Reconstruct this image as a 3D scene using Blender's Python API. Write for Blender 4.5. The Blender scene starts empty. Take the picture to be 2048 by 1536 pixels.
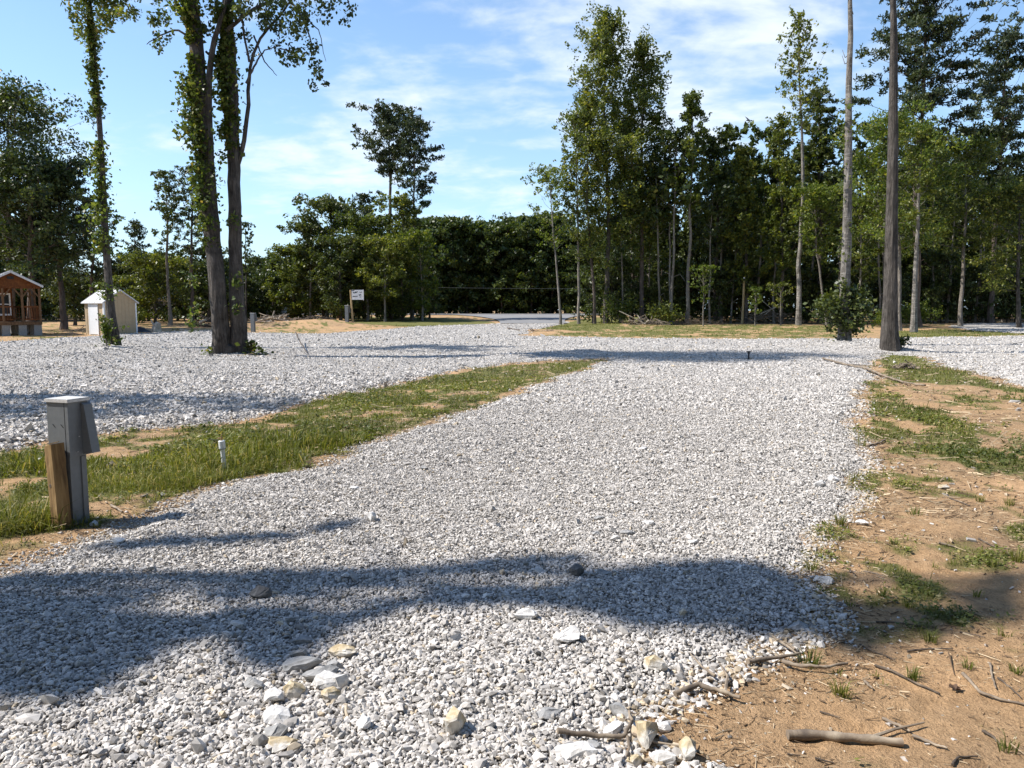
import bpy, math, random
import numpy as np
from mathutils import Vector, Matrix

# ---------------------------------------------------------------- camera, sky, sun
scene = bpy.context.scene
FPX = 1500.0
CAM_H = 1.6
PITCH = math.atan((768 - 620) / FPX)
cam_d = bpy.data.cameras.new("camera")
cam_d.sensor_width = 36.0
cam_d.lens = FPX / 2048 * 36.0
cam_d.clip_start = 0.05
cam_d.clip_end = 3000
cam = bpy.data.objects.new("camera", cam_d)
scene.collection.objects.link(cam)
cam.location = (0, 0, CAM_H)
cam.rotation_euler = (math.radians(90) - PITCH, 0, 0)
scene.camera = cam

SUN_EL = math.radians(50)
SUN_AZ = (-1.0, -0.03)
_l = math.hypot(*SUN_AZ)
SUN = Vector((SUN_AZ[0] / _l * math.cos(SUN_EL), SUN_AZ[1] / _l * math.cos(SUN_EL), math.sin(SUN_EL)))
sun_d = bpy.data.lights.new("sun", 'SUN')
sun_d.energy = 5.0
sun_d.angle = math.radians(0.55)
sun_d.color = (1.0, 0.955, 0.90)
sun = bpy.data.objects.new("sun", sun_d)
scene.collection.objects.link(sun)
sun.rotation_euler = SUN.to_track_quat('Z', 'Y').to_euler()

world = bpy.data.worlds.new("World")
scene.world = world
world.use_nodes = True
wn = world.node_tree
wn.nodes.clear()
W = wn.nodes.new
wl = wn.links.new
w_out = W('ShaderNodeOutputWorld')
w_bg = W('ShaderNodeBackground')
w_bg.inputs['Strength'].default_value = 0.10
sky = W('ShaderNodeTexSky')
sky.sky_type = 'NISHITA'
sky.sun_disc = False
sky.sun_elevation = SUN_EL
sky.sun_rotation = math.radians(-90)
sky.altitude = 100
sky.air_density = 1.0
sky.dust_density = 0.35
sky.ozone_density = 2.5
tc = W('ShaderNodeTexCoord')
sep = W('ShaderNodeSeparateXYZ')
wl(tc.outputs['Generated'], sep.inputs[0])
def wmath(op, a, b=None, c=None, clamp=False):
    n = W('ShaderNodeMath'); n.operation = op; n.use_clamp = clamp
    for i, v in enumerate((a, b, c)):
        if v is None: continue
        if isinstance(v, (int, float)): n.inputs[i].default_value = v
        else: wl(v, n.inputs[i])
    return n.outputs[0]
zz = wmath('ADD', wmath('MAXIMUM', sep.outputs[2], 0.0), 0.22)
cx = wmath('DIVIDE', sep.outputs[0], zz)
cy = wmath('DIVIDE', sep.outputs[1], zz)
cmb = W('ShaderNodeCombineXYZ')
wl(cx, cmb.inputs[0]); wl(cy, cmb.inputs[1]); cmb.inputs[2].default_value = 3.7
def wnoise(scale, detail, rough, dist, sx=1, sy=1, off=(0, 0, 0)):
    m = W('ShaderNodeMapping'); m.inputs['Scale'].default_value = (sx, sy, 1); m.inputs['Location'].default_value = off
    m.inputs['Rotation'].default_value = (0, 0, math.radians(12))
    wl(cmb.outputs[0], m.inputs[0])
    n = W('ShaderNodeTexNoise'); n.inputs['Scale'].default_value = scale; n.inputs['Detail'].default_value = detail
    n.inputs['Roughness'].default_value = rough; n.inputs['Distortion'].default_value = dist
    wl(m.outputs[0], n.inputs['Vector'])
    return n.outputs[0]
n_big = wnoise(0.9, 2, 0.5, 0.2, 1, 1, (4.3, 1.2, 0))
n_mid = wnoise(3.6, 8, 0.60, 0.25, 1.0, 1.15, (1.0, 5.2, 0))
n_rip = wnoise(9.0, 3, 0.5, 0.35, 0.8, 1.3, (7.0, 2.0, 0))
def gauss(px, py, sx, sy):
    """soft bump of cloud cover round one direction of the sky"""
    u = (px - 1024) / FPX; v = (768 - py) / FPX
    d = Vector((u, math.cos(PITCH) + v * math.sin(PITCH), -math.sin(PITCH) + v * math.cos(PITCH))).normalized()
    ax = wmath('MULTIPLY', wmath('SUBTRACT', sep.outputs[0], d.x), 1.0 / sx)
    az = wmath('MULTIPLY', wmath('SUBTRACT', sep.outputs[2], d.z), 1.0 / sy)
    r2 = wmath('ADD', wmath('MULTIPLY', ax, ax), wmath('MULTIPLY', az, az))
    return wmath('POWER', 2.718, wmath('MULTIPLY', r2, -1.0))
cover = wmath('ADD', gauss(1480, 120, 0.26, 0.16), gauss(640, 330, 0.15, 0.09))
cover = wmath('ADD', cover, wmath('MULTIPLY', gauss(1050, 200, 0.20, 0.20), 0.55))
cover = wmath('ADD', cover, wmath('MULTIPLY', gauss(80, 240, 0.08, 0.05), 0.5))
dens = wmath('ADD', wmath('MULTIPLY', n_mid, 1.0), wmath('MULTIPLY', n_rip, 0.55))
dens = wmath('ADD', dens, wmath('MULTIPLY', n_big, 0.5))
dens = wmath('ADD', dens, wmath('MULTIPLY', cover, 0.42))
mr = W('ShaderNodeMapRange'); mr.inputs['From Min'].default_value = 1.17; mr.inputs['From Max'].default_value = 1.68
mr.interpolation_type = 'SMOOTHSTEP'
wl(dens, mr.inputs['Value'])
cl = wmath('MULTIPLY', mr.outputs[0], 0.86)
# more veil towards the horizon
mixc = W('ShaderNodeMixRGB')
skyv = W('ShaderNodeHueSaturation'); skyv.inputs['Saturation'].default_value = 1.08; skyv.inputs['Value'].default_value = 1.38
wl(sky.outputs[0], skyv.inputs['Color'])
veil = W('ShaderNodeMixRGB')          # pale summer air low over the horizon
wl(wmath('MULTIPLY', wmath('POWER', 2.718, wmath('MULTIPLY', wmath('MAXIMUM', sep.outputs[2], 0.0), -5.0)), 0.80), veil.inputs[0])
wl(skyv.outputs[0], veil.inputs[1]); veil.inputs[2].default_value = (3.9, 5.7, 7.4, 1)
wl(cl, mixc.inputs[0]); wl(veil.outputs[0], mixc.inputs[1]); mixc.inputs[2].default_value = (6.6, 7.1, 7.6, 1)
wl(mixc.outputs[0], w_bg.inputs['Color'])
wl(w_bg.outputs[0], w_out.inputs[0])

scene.view_settings.view_transform = 'Standard'
scene.view_settings.look = 'None'
scene.view_settings.gamma = 1
scene.view_settings.exposure = 0.68
try:
    scene.cycles.max_bounces = 6
    scene.cycles.transparent_max_bounces = 4
except Exception:
    pass

# ---------------------------------------------------------------- helpers
rng = np.random.default_rng(7)
random.seed(7)

def ss(a, b, x):
    t = np.clip((x - a) / (b - a), 0, 1)
    return t * t * (3 - 2 * t)

def _hash(ix, iy, seed):
    h = (ix.astype(np.int64) * 374761393 + iy.astype(np.int64) * 668265263 + seed * 1442695041) & 0x7fffffff
    h = ((h ^ (h >> 13)) * 1274126177) & 0x7fffffff
    h = h ^ (h >> 16)
    return (h & 0xffff) / 65535.0

def vnoise(x, y, seed=0):
    x = np.asarray(x, float); y = np.asarray(y, float)
    ix = np.floor(x); iy = np.floor(y)
    fx = x - ix; fy = y - iy
    fx = fx * fx * (3 - 2 * fx); fy = fy * fy * (3 - 2 * fy)
    a = _hash(ix, iy, seed); b = _hash(ix + 1, iy, seed); c = _hash(ix, iy + 1, seed); d = _hash(ix + 1, iy + 1, seed)
    return (a * (1 - fx) + b * fx) * (1 - fy) + (c * (1 - fx) + d * fx) * fy

def fbm(x, y, seed=0, oct=4):
    s = 0; a = 0.5; t = 0
    for i in range(oct):
        s = s + a * vnoise(x * 2 ** i, y * 2 ** i, seed + i * 17); t += a; a *= 0.5
    return s / t

def base_h(x, y):
    return 1.02 * ss(25, 110, np.asarray(y, float))

def ray(px, py):
    u = (px - 1024) / FPX; v = (768 - py) / FPX
    return np.array([u, math.cos(PITCH) + v * math.sin(PITCH), -math.sin(PITCH) + v * math.cos(PITCH)])

def gp(px, py):
    """ground point seen at this spot of the photograph (2048 wide)"""
    d = ray(px, py)
    lo, hi = 0.3, 400.0
    for _ in range(50):
        m = (lo + hi) / 2
        if CAM_H + d[2] * m > base_h(d[0] * m, d[1] * m): lo = m
        else: hi = m
    return np.array([d[0] * lo, d[1] * lo])

def at(px, py, Y):
    d = ray(px, py); t = Y / d[1]
    return np.array([d[0] * t, Y, CAM_H + d[2] * t])

def poly(pts): return np.array([gp(*p) for p in pts])

def sdist(P, x, y):
    """signed distance to polygon, positive inside"""
    n = len(P); best = np.full(x.shape, 1e9); inside = np.zeros(x.shape, bool)
    for i in range(n):
        x0, y0 = P[i]; x1, y1 = P[(i + 1) % n]
        dx, dy = x1 - x0, y1 - y0
        L = dx * dx + dy * dy + 1e-12
        t = np.clip(((x - x0) * dx + (y - y0) * dy) / L, 0, 1)
        d = np.hypot(x - x0 - t * dx, y - y0 - t * dy)
        best = np.minimum(best, d)
        c = (y0 > y) != (y1 > y)
        if dy != 0:
            inside ^= c & (x < dx * (y - y0) / dy + x0)
    return np.where(inside, best, -best)

# gravel areas, traced once on the ground
PAD = poly([(-900, 1500), (-500, 1290), (0, 1140), (120, 1100), (210, 1072), (330, 1018), (400, 985), (470, 962), (600, 938), (628, 926), (700, 896),
            (780, 872), (860, 850), (960, 812), (1050, 780), (1130, 752), (1180, 736), (1225, 716), (1300, 700), (1730, 700), (1742, 720), (1748, 760),
            (1725, 800), (1722, 850), (1738, 930), (1705, 975), (1726, 1010), (1665, 1055), (1655, 1100), (1622, 1150),
            (1662, 1200), (1645, 1262), (1565, 1300), (1480, 1345), (1400, 1395), (1335, 1430), (1288, 1470), (1330, 1510), (1400, 1545),
            (1440, 1900), (-900, 1900)])
ROAD = poly([(-900, 1010), (-300, 930), (0, 903), (100, 885), (250, 864), (400, 852), (520, 832), (600, 803), (700, 787), (800, 768), (880, 748),
             (1000, 730), (1100, 721), (1215, 716), (1320, 740), (1600, 740), (1735, 735), (1762, 711), (1835, 712), (1890, 732),
             (1950, 750), (2048, 772), (2500, 860), (2700, 665), (2048, 672), (1800, 677), (1500, 679), (1280, 677), (1045, 672),
             (1065, 661), (1120, 650), (1150, 643), (1060, 644), (1000, 647), (900, 651), (830, 654), (760, 660), (640, 668), (500, 666), (420, 662),
             (350, 664), (230, 669), (170, 674), (0, 684), (-900, 715)])
FARPAD = poly([(1895, 653), (1935, 647), (2048, 645), (2500, 642), (2600, 668), (2048, 668), (1990, 664), (1935, 660)])
ISL1 = gp(465, 722)      # soil round the twin tree
COARSE = poly([(-900, 1010), (0, 905), (250, 866), (520, 834), (700, 788), (880, 750), (1100, 720), (1220, 712), (1180, 700), (900, 712), (600, 722),
               (440, 735), (200, 745), (0, 762), (-900, 800)])
RIDGE = poly([(-100, 770), (0, 762), (200, 748), (420, 738), (600, 745), (600, 724), (400, 716), (200, 735), (0, 748), (-100, 756)])

def ridge_lines(x, y):
    """graded windrows of stone left along the road on the left"""
    h = np.zeros(np.shape(x))
    for pts, w, a in (RUTS):
        for i in range(len(pts) - 1):
            x0, y0 = pts[i]; x1, y1 = pts[i + 1]
            dx, dy = x1 - x0, y1 - y0; L = dx * dx + dy * dy
            t = np.clip(((x - x0) * dx + (y - y0) * dy) / L, 0, 1)
            d = np.hypot(x - x0 - t * dx, y - y0 - t * dy)
            h = np.maximum(h, a * np.exp(-(d / w) ** 2))
    return h
RUTS = [(poly([(-200, 790), (0, 757), (200, 742), (400, 730), (560, 722)]), 0.60, 0.20),
        (poly([(-200, 720), (0, 706), (120, 700), (260, 694), (420, 678)]), 0.5, 0.20),
        (poly([(0, 728), (130, 722), (210, 713), (300, 706)]), 0.5, 0.18),
        (poly([(1000, 718), (1100, 712), (1180, 706)]), 0.5, 0.10),
        (poly([(1600, 702), (1700, 706), (1740, 704)]), 0.9, 0.18)]

def ground_z(x, y):
    x = np.asarray(x, float); y = np.asarray(y, float)
    r = np.hypot(x, y)
    z = base_h(x, y) + (fbm(x * 0.35, y * 0.35, 3, 3) - 0.5) * 0.05 * ss(0, 6, r)
    z = z + (fbm(x * 2.2, y * 2.2, 9, 4) - 0.5) * 0.045
    z = z + (fbm(x * 11, y * 11, 19, 4) - 0.5) * 0.032 * (1 - ss(10, 20, r))
    for (mx, my, mr_, mh) in MOUNDS:
        z = z + mh * np.exp(-((x - mx) ** 2 + (y - my) ** 2) / mr_ ** 2)
    return z
MOUNDS = []
for (px, py, r_, h_) in ((465, 716, 1.3, 0.14), (228, 700, 0.9, 0.12), (1690, 694, 1.1, 0.22), (1782, 706, 1.0, 0.16), (1810, 742, 1.2, 0.10),
                         (560, 655, 3.0, 0.35), (690, 655, 2.6, 0.30), (640, 654, 2.4, 0.3), (1230, 655, 3.0, 0.25), (1560, 655, 5, 0.12), (1080, 662, 2.0, 0.1)):
    g = gp(px, py); MOUNDS.append((g[0], g[1], r_, h_))

def gravel_sd(x, y):
    """three signed distances (pad, road, far pad), edges frayed by noise"""
    fr = (fbm(x * 1.7, y * 1.7, 31, 4) - 0.5)
    r = np.hypot(x, y)
    fray = fr * np.clip(r * 0.05, 0.22, 1.2)
    isl = np.hypot((x - ISL1[0]) / 1.5, (y - ISL1[1]) / 0.9) - 0.85
    return sdist(PAD, x, y) + fray, np.minimum(sdist(ROAD, x, y) + fray, isl * 0.6 + fr * 0.5), sdist(FARPAD, x, y) + fray

def gravel_z(x, y, sd):
    return ground_z(x, y) - 0.03 + 0.075 * ss(-0.05, 0.35, sd) + ridge_lines(x, y)

def surf_z(x, y):
    x = np.asarray(x, float).reshape(-1); y = np.asarray(y, float).reshape(-1)
    a, b, c = gravel_sd(x, y)
    sd = np.maximum(np.maximum(a, b), c)
    g = ground_z(x, y)
    return np.where(sd > -0.05, np.maximum(g, gravel_z(x, y, sd)), g)

def sz(x, y): return float(surf_z([x], [y])[0])

# grass cover 0..1
G_STRIP = poly([(-700, 1260), (0, 1125), (210, 1068), (470, 958), (628, 922), (860, 847), (1050, 777), (1180, 734), (1215, 718), (1000, 732), (880, 750),
                (700, 790), (600, 806), (520, 836), (250, 868), (0, 907), (-700, 985)])
G_R1 = poly([(1750, 708), (1850, 712), (1910, 736), (2048, 774), (2400, 850), (2400, 900), (2048, 790), (1950, 775), (1850, 770), (1760, 765)])
G_R2 = poly([(1725, 775), (1800, 785), (1850, 812), (1900, 825), (1960, 850), (1985, 885), (2048, 910), (2400, 1010), (2400, 1090), (2060, 972), (1960, 950),
             (1900, 935), (1840, 905), (1790, 880), (1740, 890), (1722, 850)])
G_LAWN = poly([(830, 655), (925, 651), (1000, 645), (905, 637), (840, 634), (700, 634), (700, 650)])
G_LAWN2 = poly([(1065, 660), (1130, 644), (1190, 634), (1400, 633), (1270, 650), (1240, 660), (1150, 663)])
G_VERGE = poly([(1780, 676), (2048, 671), (2400, 668), (2400, 655), (2048, 668), (1930, 660), (1860, 658), (1780, 664)])
G_VERGE2 = poly([(1050, 671), (1280, 675), (1500, 678), (1700, 677), (1700, 650), (1300, 648), (1200, 660)])
BARE = [gp(*p) for p in ((770, 825), (640, 830), (560, 850), (940, 785), (860, 812), (590, 905), (300, 880), (230, 905), (190, 1000), (260, 1010), (310, 1010), (60, 1085), (340, 870), (20, 1015), (120, 1095), (1810, 738), (50, 960))]
TUFTY = [gp(*p) for p in ((500, 935), (430, 935), (540, 905), (640, 890), (390, 960), (30, 1060), (60, 945), (600, 885))]

def grass_cover(x, y):
    r = np.hypot(x, y)
    n = fbm(x * 1.3, y * 1.3, 51, 4); n2 = fbm(x * 5, y * 5, 57, 3)
    g = 0.84 * ss(-0.05, 0.25, sdist(G_STRIP, x, y))
    for b in BARE:
        g = g - 0.75 * np.exp(-(((x - b[0]) / 0.33) ** 2 + ((y - b[1]) / 0.28) ** 2)) * ss(0, 1, g * 3)
    for b in TUFTY:
        g = g + 0.35 * np.exp(-(((x - b[0]) / 0.6) ** 2 + ((y - b[1]) / 0.5) ** 2)) * ss(0, 1, g * 3)
    g = np.maximum(g, 0.98 * ss(-0.2, 0.5, sdist(G_R1, x, y)))
    g = np.maximum(g, 0.74 * ss(-0.1, 0.3, sdist(G_R2, x, y)))
    g = np.maximum(g, 1.3 * ss(-0.5, 1.0, sdist(G_LAWN, x, y)))
    g = np.maximum(g, 1.0 * ss(-0.5, 1.0, sdist(G_LAWN2, x, y)))
    g = np.maximum(g, 0.9 * ss(-0.5, 0.8, sdist(G_VERGE, x, y)))
    g = np.maximum(g, 0.62 * ss(-0.5, 1.2, sdist(G_VERGE2, x, y)))
    g = np.maximum(g, 0.30 * ss(2.6, 6.5, r))
    g = g + (n - 0.5) * 1.3 + (n2 - 0.5) * 1.2
    return np.clip(g, 0, 1)

class MB:
    def __init__(s): s.v = []; s.f = []; s.m = []; s.n = 0; s.c = []
    def add(s, v, f, mat=0, col=None):
        v = np.asarray(v, float).reshape(-1, 3); f = np.asarray(f, np.int64)
        s.v.append(v); s.f.append(f + s.n); s.m.append(np.full(len(f), mat)); s.n += len(v)
        if col is not None:
            col = np.asarray(col, float)
            if col.ndim == 1: col = np.repeat(col[None], len(v), 0)
            s.c.append(col)
        return s
    def box(s, x0, x1, y0, y1, z0, z1, mat=0, M=None):
        v = np.array([(x, y, z) for x in (x0, x1) for y in (y0, y1) for z in (z0, z1)], float)
        if M is not None: v = (np.array(M.to_3x3()) @ v.T).T + np.array(M.translation)
        s.add(v, [(0, 1, 3, 2), (4, 6, 7, 5), (0, 4, 5, 1), (2, 3, 7, 6), (0, 2, 6, 4), (1, 5, 7, 3)], mat); return s
    def bar(s, a, b, w, h=None, mat=0):
        a = Vector(a); b = Vector(b); h = h or w; d = b - a
        q = d.to_track_quat('Z', 'Y').to_matrix().to_4x4(); q.translation = a
        return s.box(-w / 2, w / 2, -h / 2, h / 2, 0, d.length, mat, q)
    def prism(s, prof, axis_pts, mat=0):
        """prof: list of 3-D points (closed outline), extruded by vector axis_pts"""
        n = len(prof); p = np.array(prof, float); q = p + np.array(axis_pts, float)
        v = np.concatenate([p, q]); 
        s.add(v, [(i, (i + 1) % n, n + (i + 1) % n, n + i) for i in range(n)], mat)
        c = p.mean(0); c2 = q.mean(0); k = s.n
        s.add(np.concatenate([p, [c]]), [((i + 1) % n, i, n) for i in range(n)], mat)
        s.add(np.concatenate([q, [c2]]), [(i, (i + 1) % n, n) for i in range(n)], mat)
        return s
    def tube(s, pts, rad, sides=8, mat=0, rough=0.0, cap=True, seed=0):
        pts = np.asarray(pts, float); n = len(pts); rad = np.broadcast_to(np.asarray(rad, float), (n,))
        tan = np.gradient(pts, axis=0); tan /= np.linalg.norm(tan, axis=1)[:, None] + 1e-9
        ref = np.array([1.0, 0.13, 0.07]) if abs(tan[0][0]) < 0.8 else np.array([0.1, 1.0, 0.1])
        a = np.cross(tan, ref); a /= np.linalg.norm(a, axis=1)[:, None] + 1e-9
        b = np.cross(tan, a)
        th = np.linspace(0, 2 * np.pi, sides, endpoint=False)
        R = np.repeat(rad[:, None], sides, 1)
        if rough:
            rr = np.random.default_rng(seed + 5)
            ph = rr.random(4) * 6.28
            R = R * (1 + rough * (np.sin(3 * th[None] + ph[0] + pts[:, 2:3] * .5) * 0.5 + np.sin(5 * th[None] + ph[1] - pts[:, 2:3] * .8) * .4 + rr.normal(0, .35, R.shape)))
        v = pts[:, None] + R[..., None] * (np.cos(th)[None, :, None] * a[:, None] + np.sin(th)[None, :, None] * b[:, None])
        i = np.arange(n - 1)[:, None] * sides; j = np.arange(sides)[None]
        f = np.stack([i + j, i + (j + 1) % sides, i + sides + (j + 1) % sides, i + sides + j], -1).reshape(-1, 4)
        s.add(v.reshape(-1, 3), f, mat)
        if cap:
            for k, ring, fl in ((0, v[0], 1), (1, v[-1], 0)):
                vv = np.concatenate([ring, [ring.mean(0)]])
                s.add(vv, [((q + 1) % sides, q, sides) if fl else (q, (q + 1) % sides, sides) for q in range(sides)], mat)
        return s
    def build(s, name, mats, parent=None, smooth=False):
        me = bpy.data.meshes.new(name)
        if s.v:
            V = np.concatenate(s.v)
            F = [(f, m) for f, m in zip(s.f, s.m) if len(f)]
            nl = sum(f.size for f, m in F); nf = sum(len(f) for f, m in F)
            me.vertices.add(len(V)); me.vertices.foreach_set('co', V.astype(np.float32).ravel())
            me.loops.add(nl); me.loops.foreach_set('vertex_index', np.concatenate([f.ravel() for f, m in F]).astype(np.int32))
            me.polygons.add(nf)
            tot = np.concatenate([np.full(len(f), f.shape[1]) for f, m in F]).astype(np.int32)
            me.polygons.foreach_set('loop_start', (np.cumsum(tot) - tot).astype(np.int32))
            me.polygons.foreach_set('loop_total', tot)
            me.polygons.foreach_set('material_index', np.concatenate([m for f, m in F]).astype(np.int32))
            me.polygons.foreach_set('use_smooth', np.full(nf, smooth))
            me.update(calc_edges=True)
            if s.c:
                C = np.concatenate(s.c); A = me.color_attributes.new('Col', 'FLOAT_COLOR', 'POINT')
                if C.shape[1] == 3: C = np.concatenate([C, np.ones((len(C), 1))], 1)
                A.data.foreach_set('color', C.astype(np.float32).ravel())
        for m in (mats if isinstance(mats, (list, tuple)) else [mats]): me.materials.append(m)
        o = bpy.data.objects.new(name, me); scene.collection.objects.link(o)
        if parent is not None: o.parent = parent
        return o

def tag(o, label, cat=None, group=None, kind=None):
    if label: o['label'] = label
    if cat: o['category'] = cat
    if group: o['group'] = group
    if kind: o['kind'] = kind
    return o

def empty(name, loc, rz=0.0, tilt=(0, 0)):
    o = bpy.data.objects.new(name, None); o.empty_display_size = 0.2
    scene.collection.objects.link(o); o.location = Vector(loc); o.rotation_euler = (tilt[0], tilt[1], rz)
    return o

def copy_tree(o, parent=None):
    c = o.copy(); scene.collection.objects.link(c)
    if parent is not None: c.parent = parent
    for ch in list(o.children): copy_tree(ch, c)
    return c

# ---------------------------------------------------------------- materials
def newmat(name):
    m = bpy.data.materials.new(name); m.use_nodes = True
    nt = m.node_tree; b = nt.nodes['Principled BSDF']; b.inputs['Specular IOR Level'].default_value = 0.3
    return m, nt, b
def N(nt, t, **k):
    n = nt.nodes.new(t)
    for a, v in k.items():
        if hasattr(n, a): setattr(n, a, v)
        else: n.inputs[a.replace('_', ' ')].default_value = v
    return n
def ramp(nt, fac, stops, interp='LINEAR'):
    r = nt.nodes.new('ShaderNodeValToRGB'); r.color_ramp.interpolation = interp
    el = r.color_ramp.elements
    while len(el) < len(stops): el.new(0.5)
    for e, (p, c) in zip(el, stops): e.position = p; e.color = (*c, 1)
    nt.links.new(fac, r.inputs[0]); return r.outputs[0]
def noise_n(nt, scale, detail=4, rough=0.6, vec=None, sc=(1, 1, 1), dist=0):
    t = nt.nodes.new('ShaderNodeTexCoord'); mp = nt.nodes.new('ShaderNodeMapping'); mp.inputs['Scale'].default_value = sc
    nt.links.new(vec if vec is not None else t.outputs['Object'], mp.inputs[0])
    n = nt.nodes.new('ShaderNodeTexNoise'); n.inputs['Scale'].default_value = scale; n.inputs['Detail'].default_value = detail
    n.inputs['Roughness'].default_value = rough; n.inputs['Distortion'].default_value = dist
    nt.links.new(mp.outputs[0], n.inputs['Vector']); return n.outputs[0]
def mix(nt, fac, a, b, mode='MIX'):
    m = nt.nodes.new('ShaderNodeMixRGB'); m.blend_type = mode
    for i, v in zip((0, 1, 2), (fac, a, b)):
        if isinstance(v, (int, float)): m.inputs[i].default_value = v
        elif isinstance(v, tuple): m.inputs[i].default_value = (*v, 1)
        else: nt.links.new(v, m.inputs[i])
    return m.outputs[0]
def bump(nt, b, h, strength, dist):
    n = nt.nodes.new('ShaderNodeBump'); n.inputs['Strength'].default_value = strength; n.inputs['Distance'].default_value = dist
    nt.links.new(h, n.inputs['Height']); nt.links.new(n.outputs[0], b.inputs['Normal'])

def plain(name, c1, c2, scale=8, rough=0.7, bs=0.3, bd=0.01, sc=(1, 1, 1), metal=0):
    m, nt, b = newmat(name)
    n = noise_n(nt, scale, 6, 0.65, sc=sc)
    nt.links.new(ramp(nt, n, [(0.3, c1), (0.7, c2)]), b.inputs['Base Color'])
    b.inputs['Roughness'].default_value = rough; b.inputs['Metallic'].default_value = metal
    if bs: bump(nt, b, n, bs, bd)
    return m

def leafmat(name, stops, trans=0.35, rough=0.45, spec=0.35):
    m, nt, b = newmat(name)
    g = nt.nodes.new('ShaderNodeNewGeometry'); oi = nt.nodes.new('ShaderNodeObjectInfo')
    c = ramp(nt, g.outputs['Random Per Island'], stops)
    big = noise_n(nt, 0.45, 3, 0.6)
    c = mix(nt, 1.0, c, ramp(nt, big, [(0.35, (0.62, 0.66, 0.66)), (0.65, (1.25, 1.18, 0.95))]), 'MULTIPLY')
    c = mix(nt, 1.0, c, ramp(nt, oi.outputs['Random'], [(0, (0.8, 0.86, 0.85)), (1, (1.15, 1.08, 1.0))]), 'MULTIPLY')
    nt.links.new(c, b.inputs['Base Color']); b.inputs['Roughness'].default_value = rough
    b.inputs['Specular IOR Level'].default_value = spec
    t = nt.nodes.new('ShaderNodeBsdfTranslucent'); nt.links.new(mix(nt, 1.0, c, (1.5, 1.5, 0.6), 'MULTIPLY'), t.inputs[0])
    ms = nt.nodes.new('ShaderNodeMixShader'); ms.inputs[0].default_value = trans
    nt.links.new(b.outputs[0], ms.inputs[1]); nt.links.new(t.outputs[0], ms.inputs[2])
    nt.links.new(ms.outputs[0], nt.nodes['Material Output'].inputs[0])
    return m

L_POPLAR = leafmat('leaf_poplar', [(0, (0.050, 0.075, 0.018)), (0.5, (0.105, 0.135, 0.030)), (0.85, (0.165, 0.19, 0.042)), (1, (0.27, 0.26, 0.07))], 0.38)
L_BRIGHT = leafmat('leaf_bright', [(0, (0.06, 0.095, 0.018)), (0.5, (0.11, 0.155, 0.028)), (0.9, (0.19, 0.22, 0.04)), (1, (0.30, 0.28, 0.07))], 0.4)
L_OAK = leafmat('leaf_oak', [(0, (0.030, 0.047, 0.016)), (0.6, (0.065, 0.090, 0.026)), (1, (0.125, 0.145, 0.045))], 0.3)
L_FOREST = leafmat('leaf_forest', [(0, (0.024, 0.042, 0.013)), (0.6, (0.056, 0.082, 0.021)), (1, (0.12, 0.145, 0.038))], 0.28)
L_PINE = leafmat('leaf_pine', [(0, (0.020, 0.034, 0.018)), (0.6, (0.046, 0.066, 0.030)), (1, (0.085, 0.105, 0.045))], 0.2)
L_VINE = leafmat('leaf_vine', [(0, (0.05, 0.075, 0.018)), (0.5, (0.09, 0.125, 0.028)), (0.93, (0.17, 0.19, 0.05)), (1, (0.33, 0.24, 0.10))], 0.4)
L_GRASS = leafmat('grass_blade', [(0, (0.070, 0.088, 0.018)), (0.4, (0.135, 0.155, 0.034)), (0.84, (0.18, 0.20, 0.055)), (0.90, (0.34, 0.29, 0.14)), (1, (0.42, 0.35, 0.20))], 0.3, 0.5, 0.25)
L_DEAD = plain('dead_leaf', (0.05, 0.03, 0.02), (0.12, 0.07, 0.04), 30)

def barkmat(name, dark, mid, light, rings=False):
    m, nt, b = newmat(name)
    n = noise_n(nt, 13, 7, 0.72, sc=(1, 1, 0.14), dist=0.8); n2 = noise_n(nt, 2.2, 4, 0.6); n3 = noise_n(nt, 3.0, 4, 0.6, sc=(0.5, 0.5, 5.5))
    c = ramp(nt, n, [(0.38, dark), (0.52, mid), (0.64, light)])
    c = mix(nt, 0.45, c, ramp(nt, n2, [(0.35, dark), (0.7, light)]))
    if rings:
        c = mix(nt, ramp(nt, n3, [(0.56, (0, 0, 0)), (0.66, (0.8, 0.8, 0.8))]), c, (0.42, 0.385, 0.335))
    nt.links.new(c, b.inputs['Base Color']); b.inputs['Roughness'].default_value = 0.9
    bump(nt, b, n, 1.0, 0.12)
    return m
B_GREY = barkmat('bark_grey', (0.022, 0.018, 0.014), (0.085, 0.072, 0.06), (0.19, 0.165, 0.14))
B_PALE = barkmat('bark_pale', (0.06, 0.052, 0.042), (0.20, 0.178, 0.15), (0.40, 0.365, 0.32), True)
B_PINE = barkmat('bark_pine', (0.045, 0.035, 0.028), (0.12, 0.09, 0.07), (0.22, 0.17, 0.14))
B_THIN = barkmat('bark_thin', (0.10, 0.085, 0.07), (0.22, 0.19, 0.155), (0.36, 0.32, 0.27))

def stone_mat(name, rough=0.85):
    m, nt, b = newmat(name)
    a = nt.nodes.new('ShaderNodeVertexColor'); a.layer_name = 'Col'
    n = noise_n(nt, 60, 4, 0.6)
    c = mix(nt, 1.0, a.outputs[0], ramp(nt, n, [(0.3, (0.84, 0.84, 0.84)), (0.7, (1.1, 1.1, 1.1))]), 'MULTIPLY')
    nt.links.new(c, b.inputs['Base Color']); b.inputs['Roughness'].default_value = rough
    b.inputs['Specular IOR Level'].default_value = 0.2
    return m
M_STONE = stone_mat('crushed_limestone')

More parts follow.
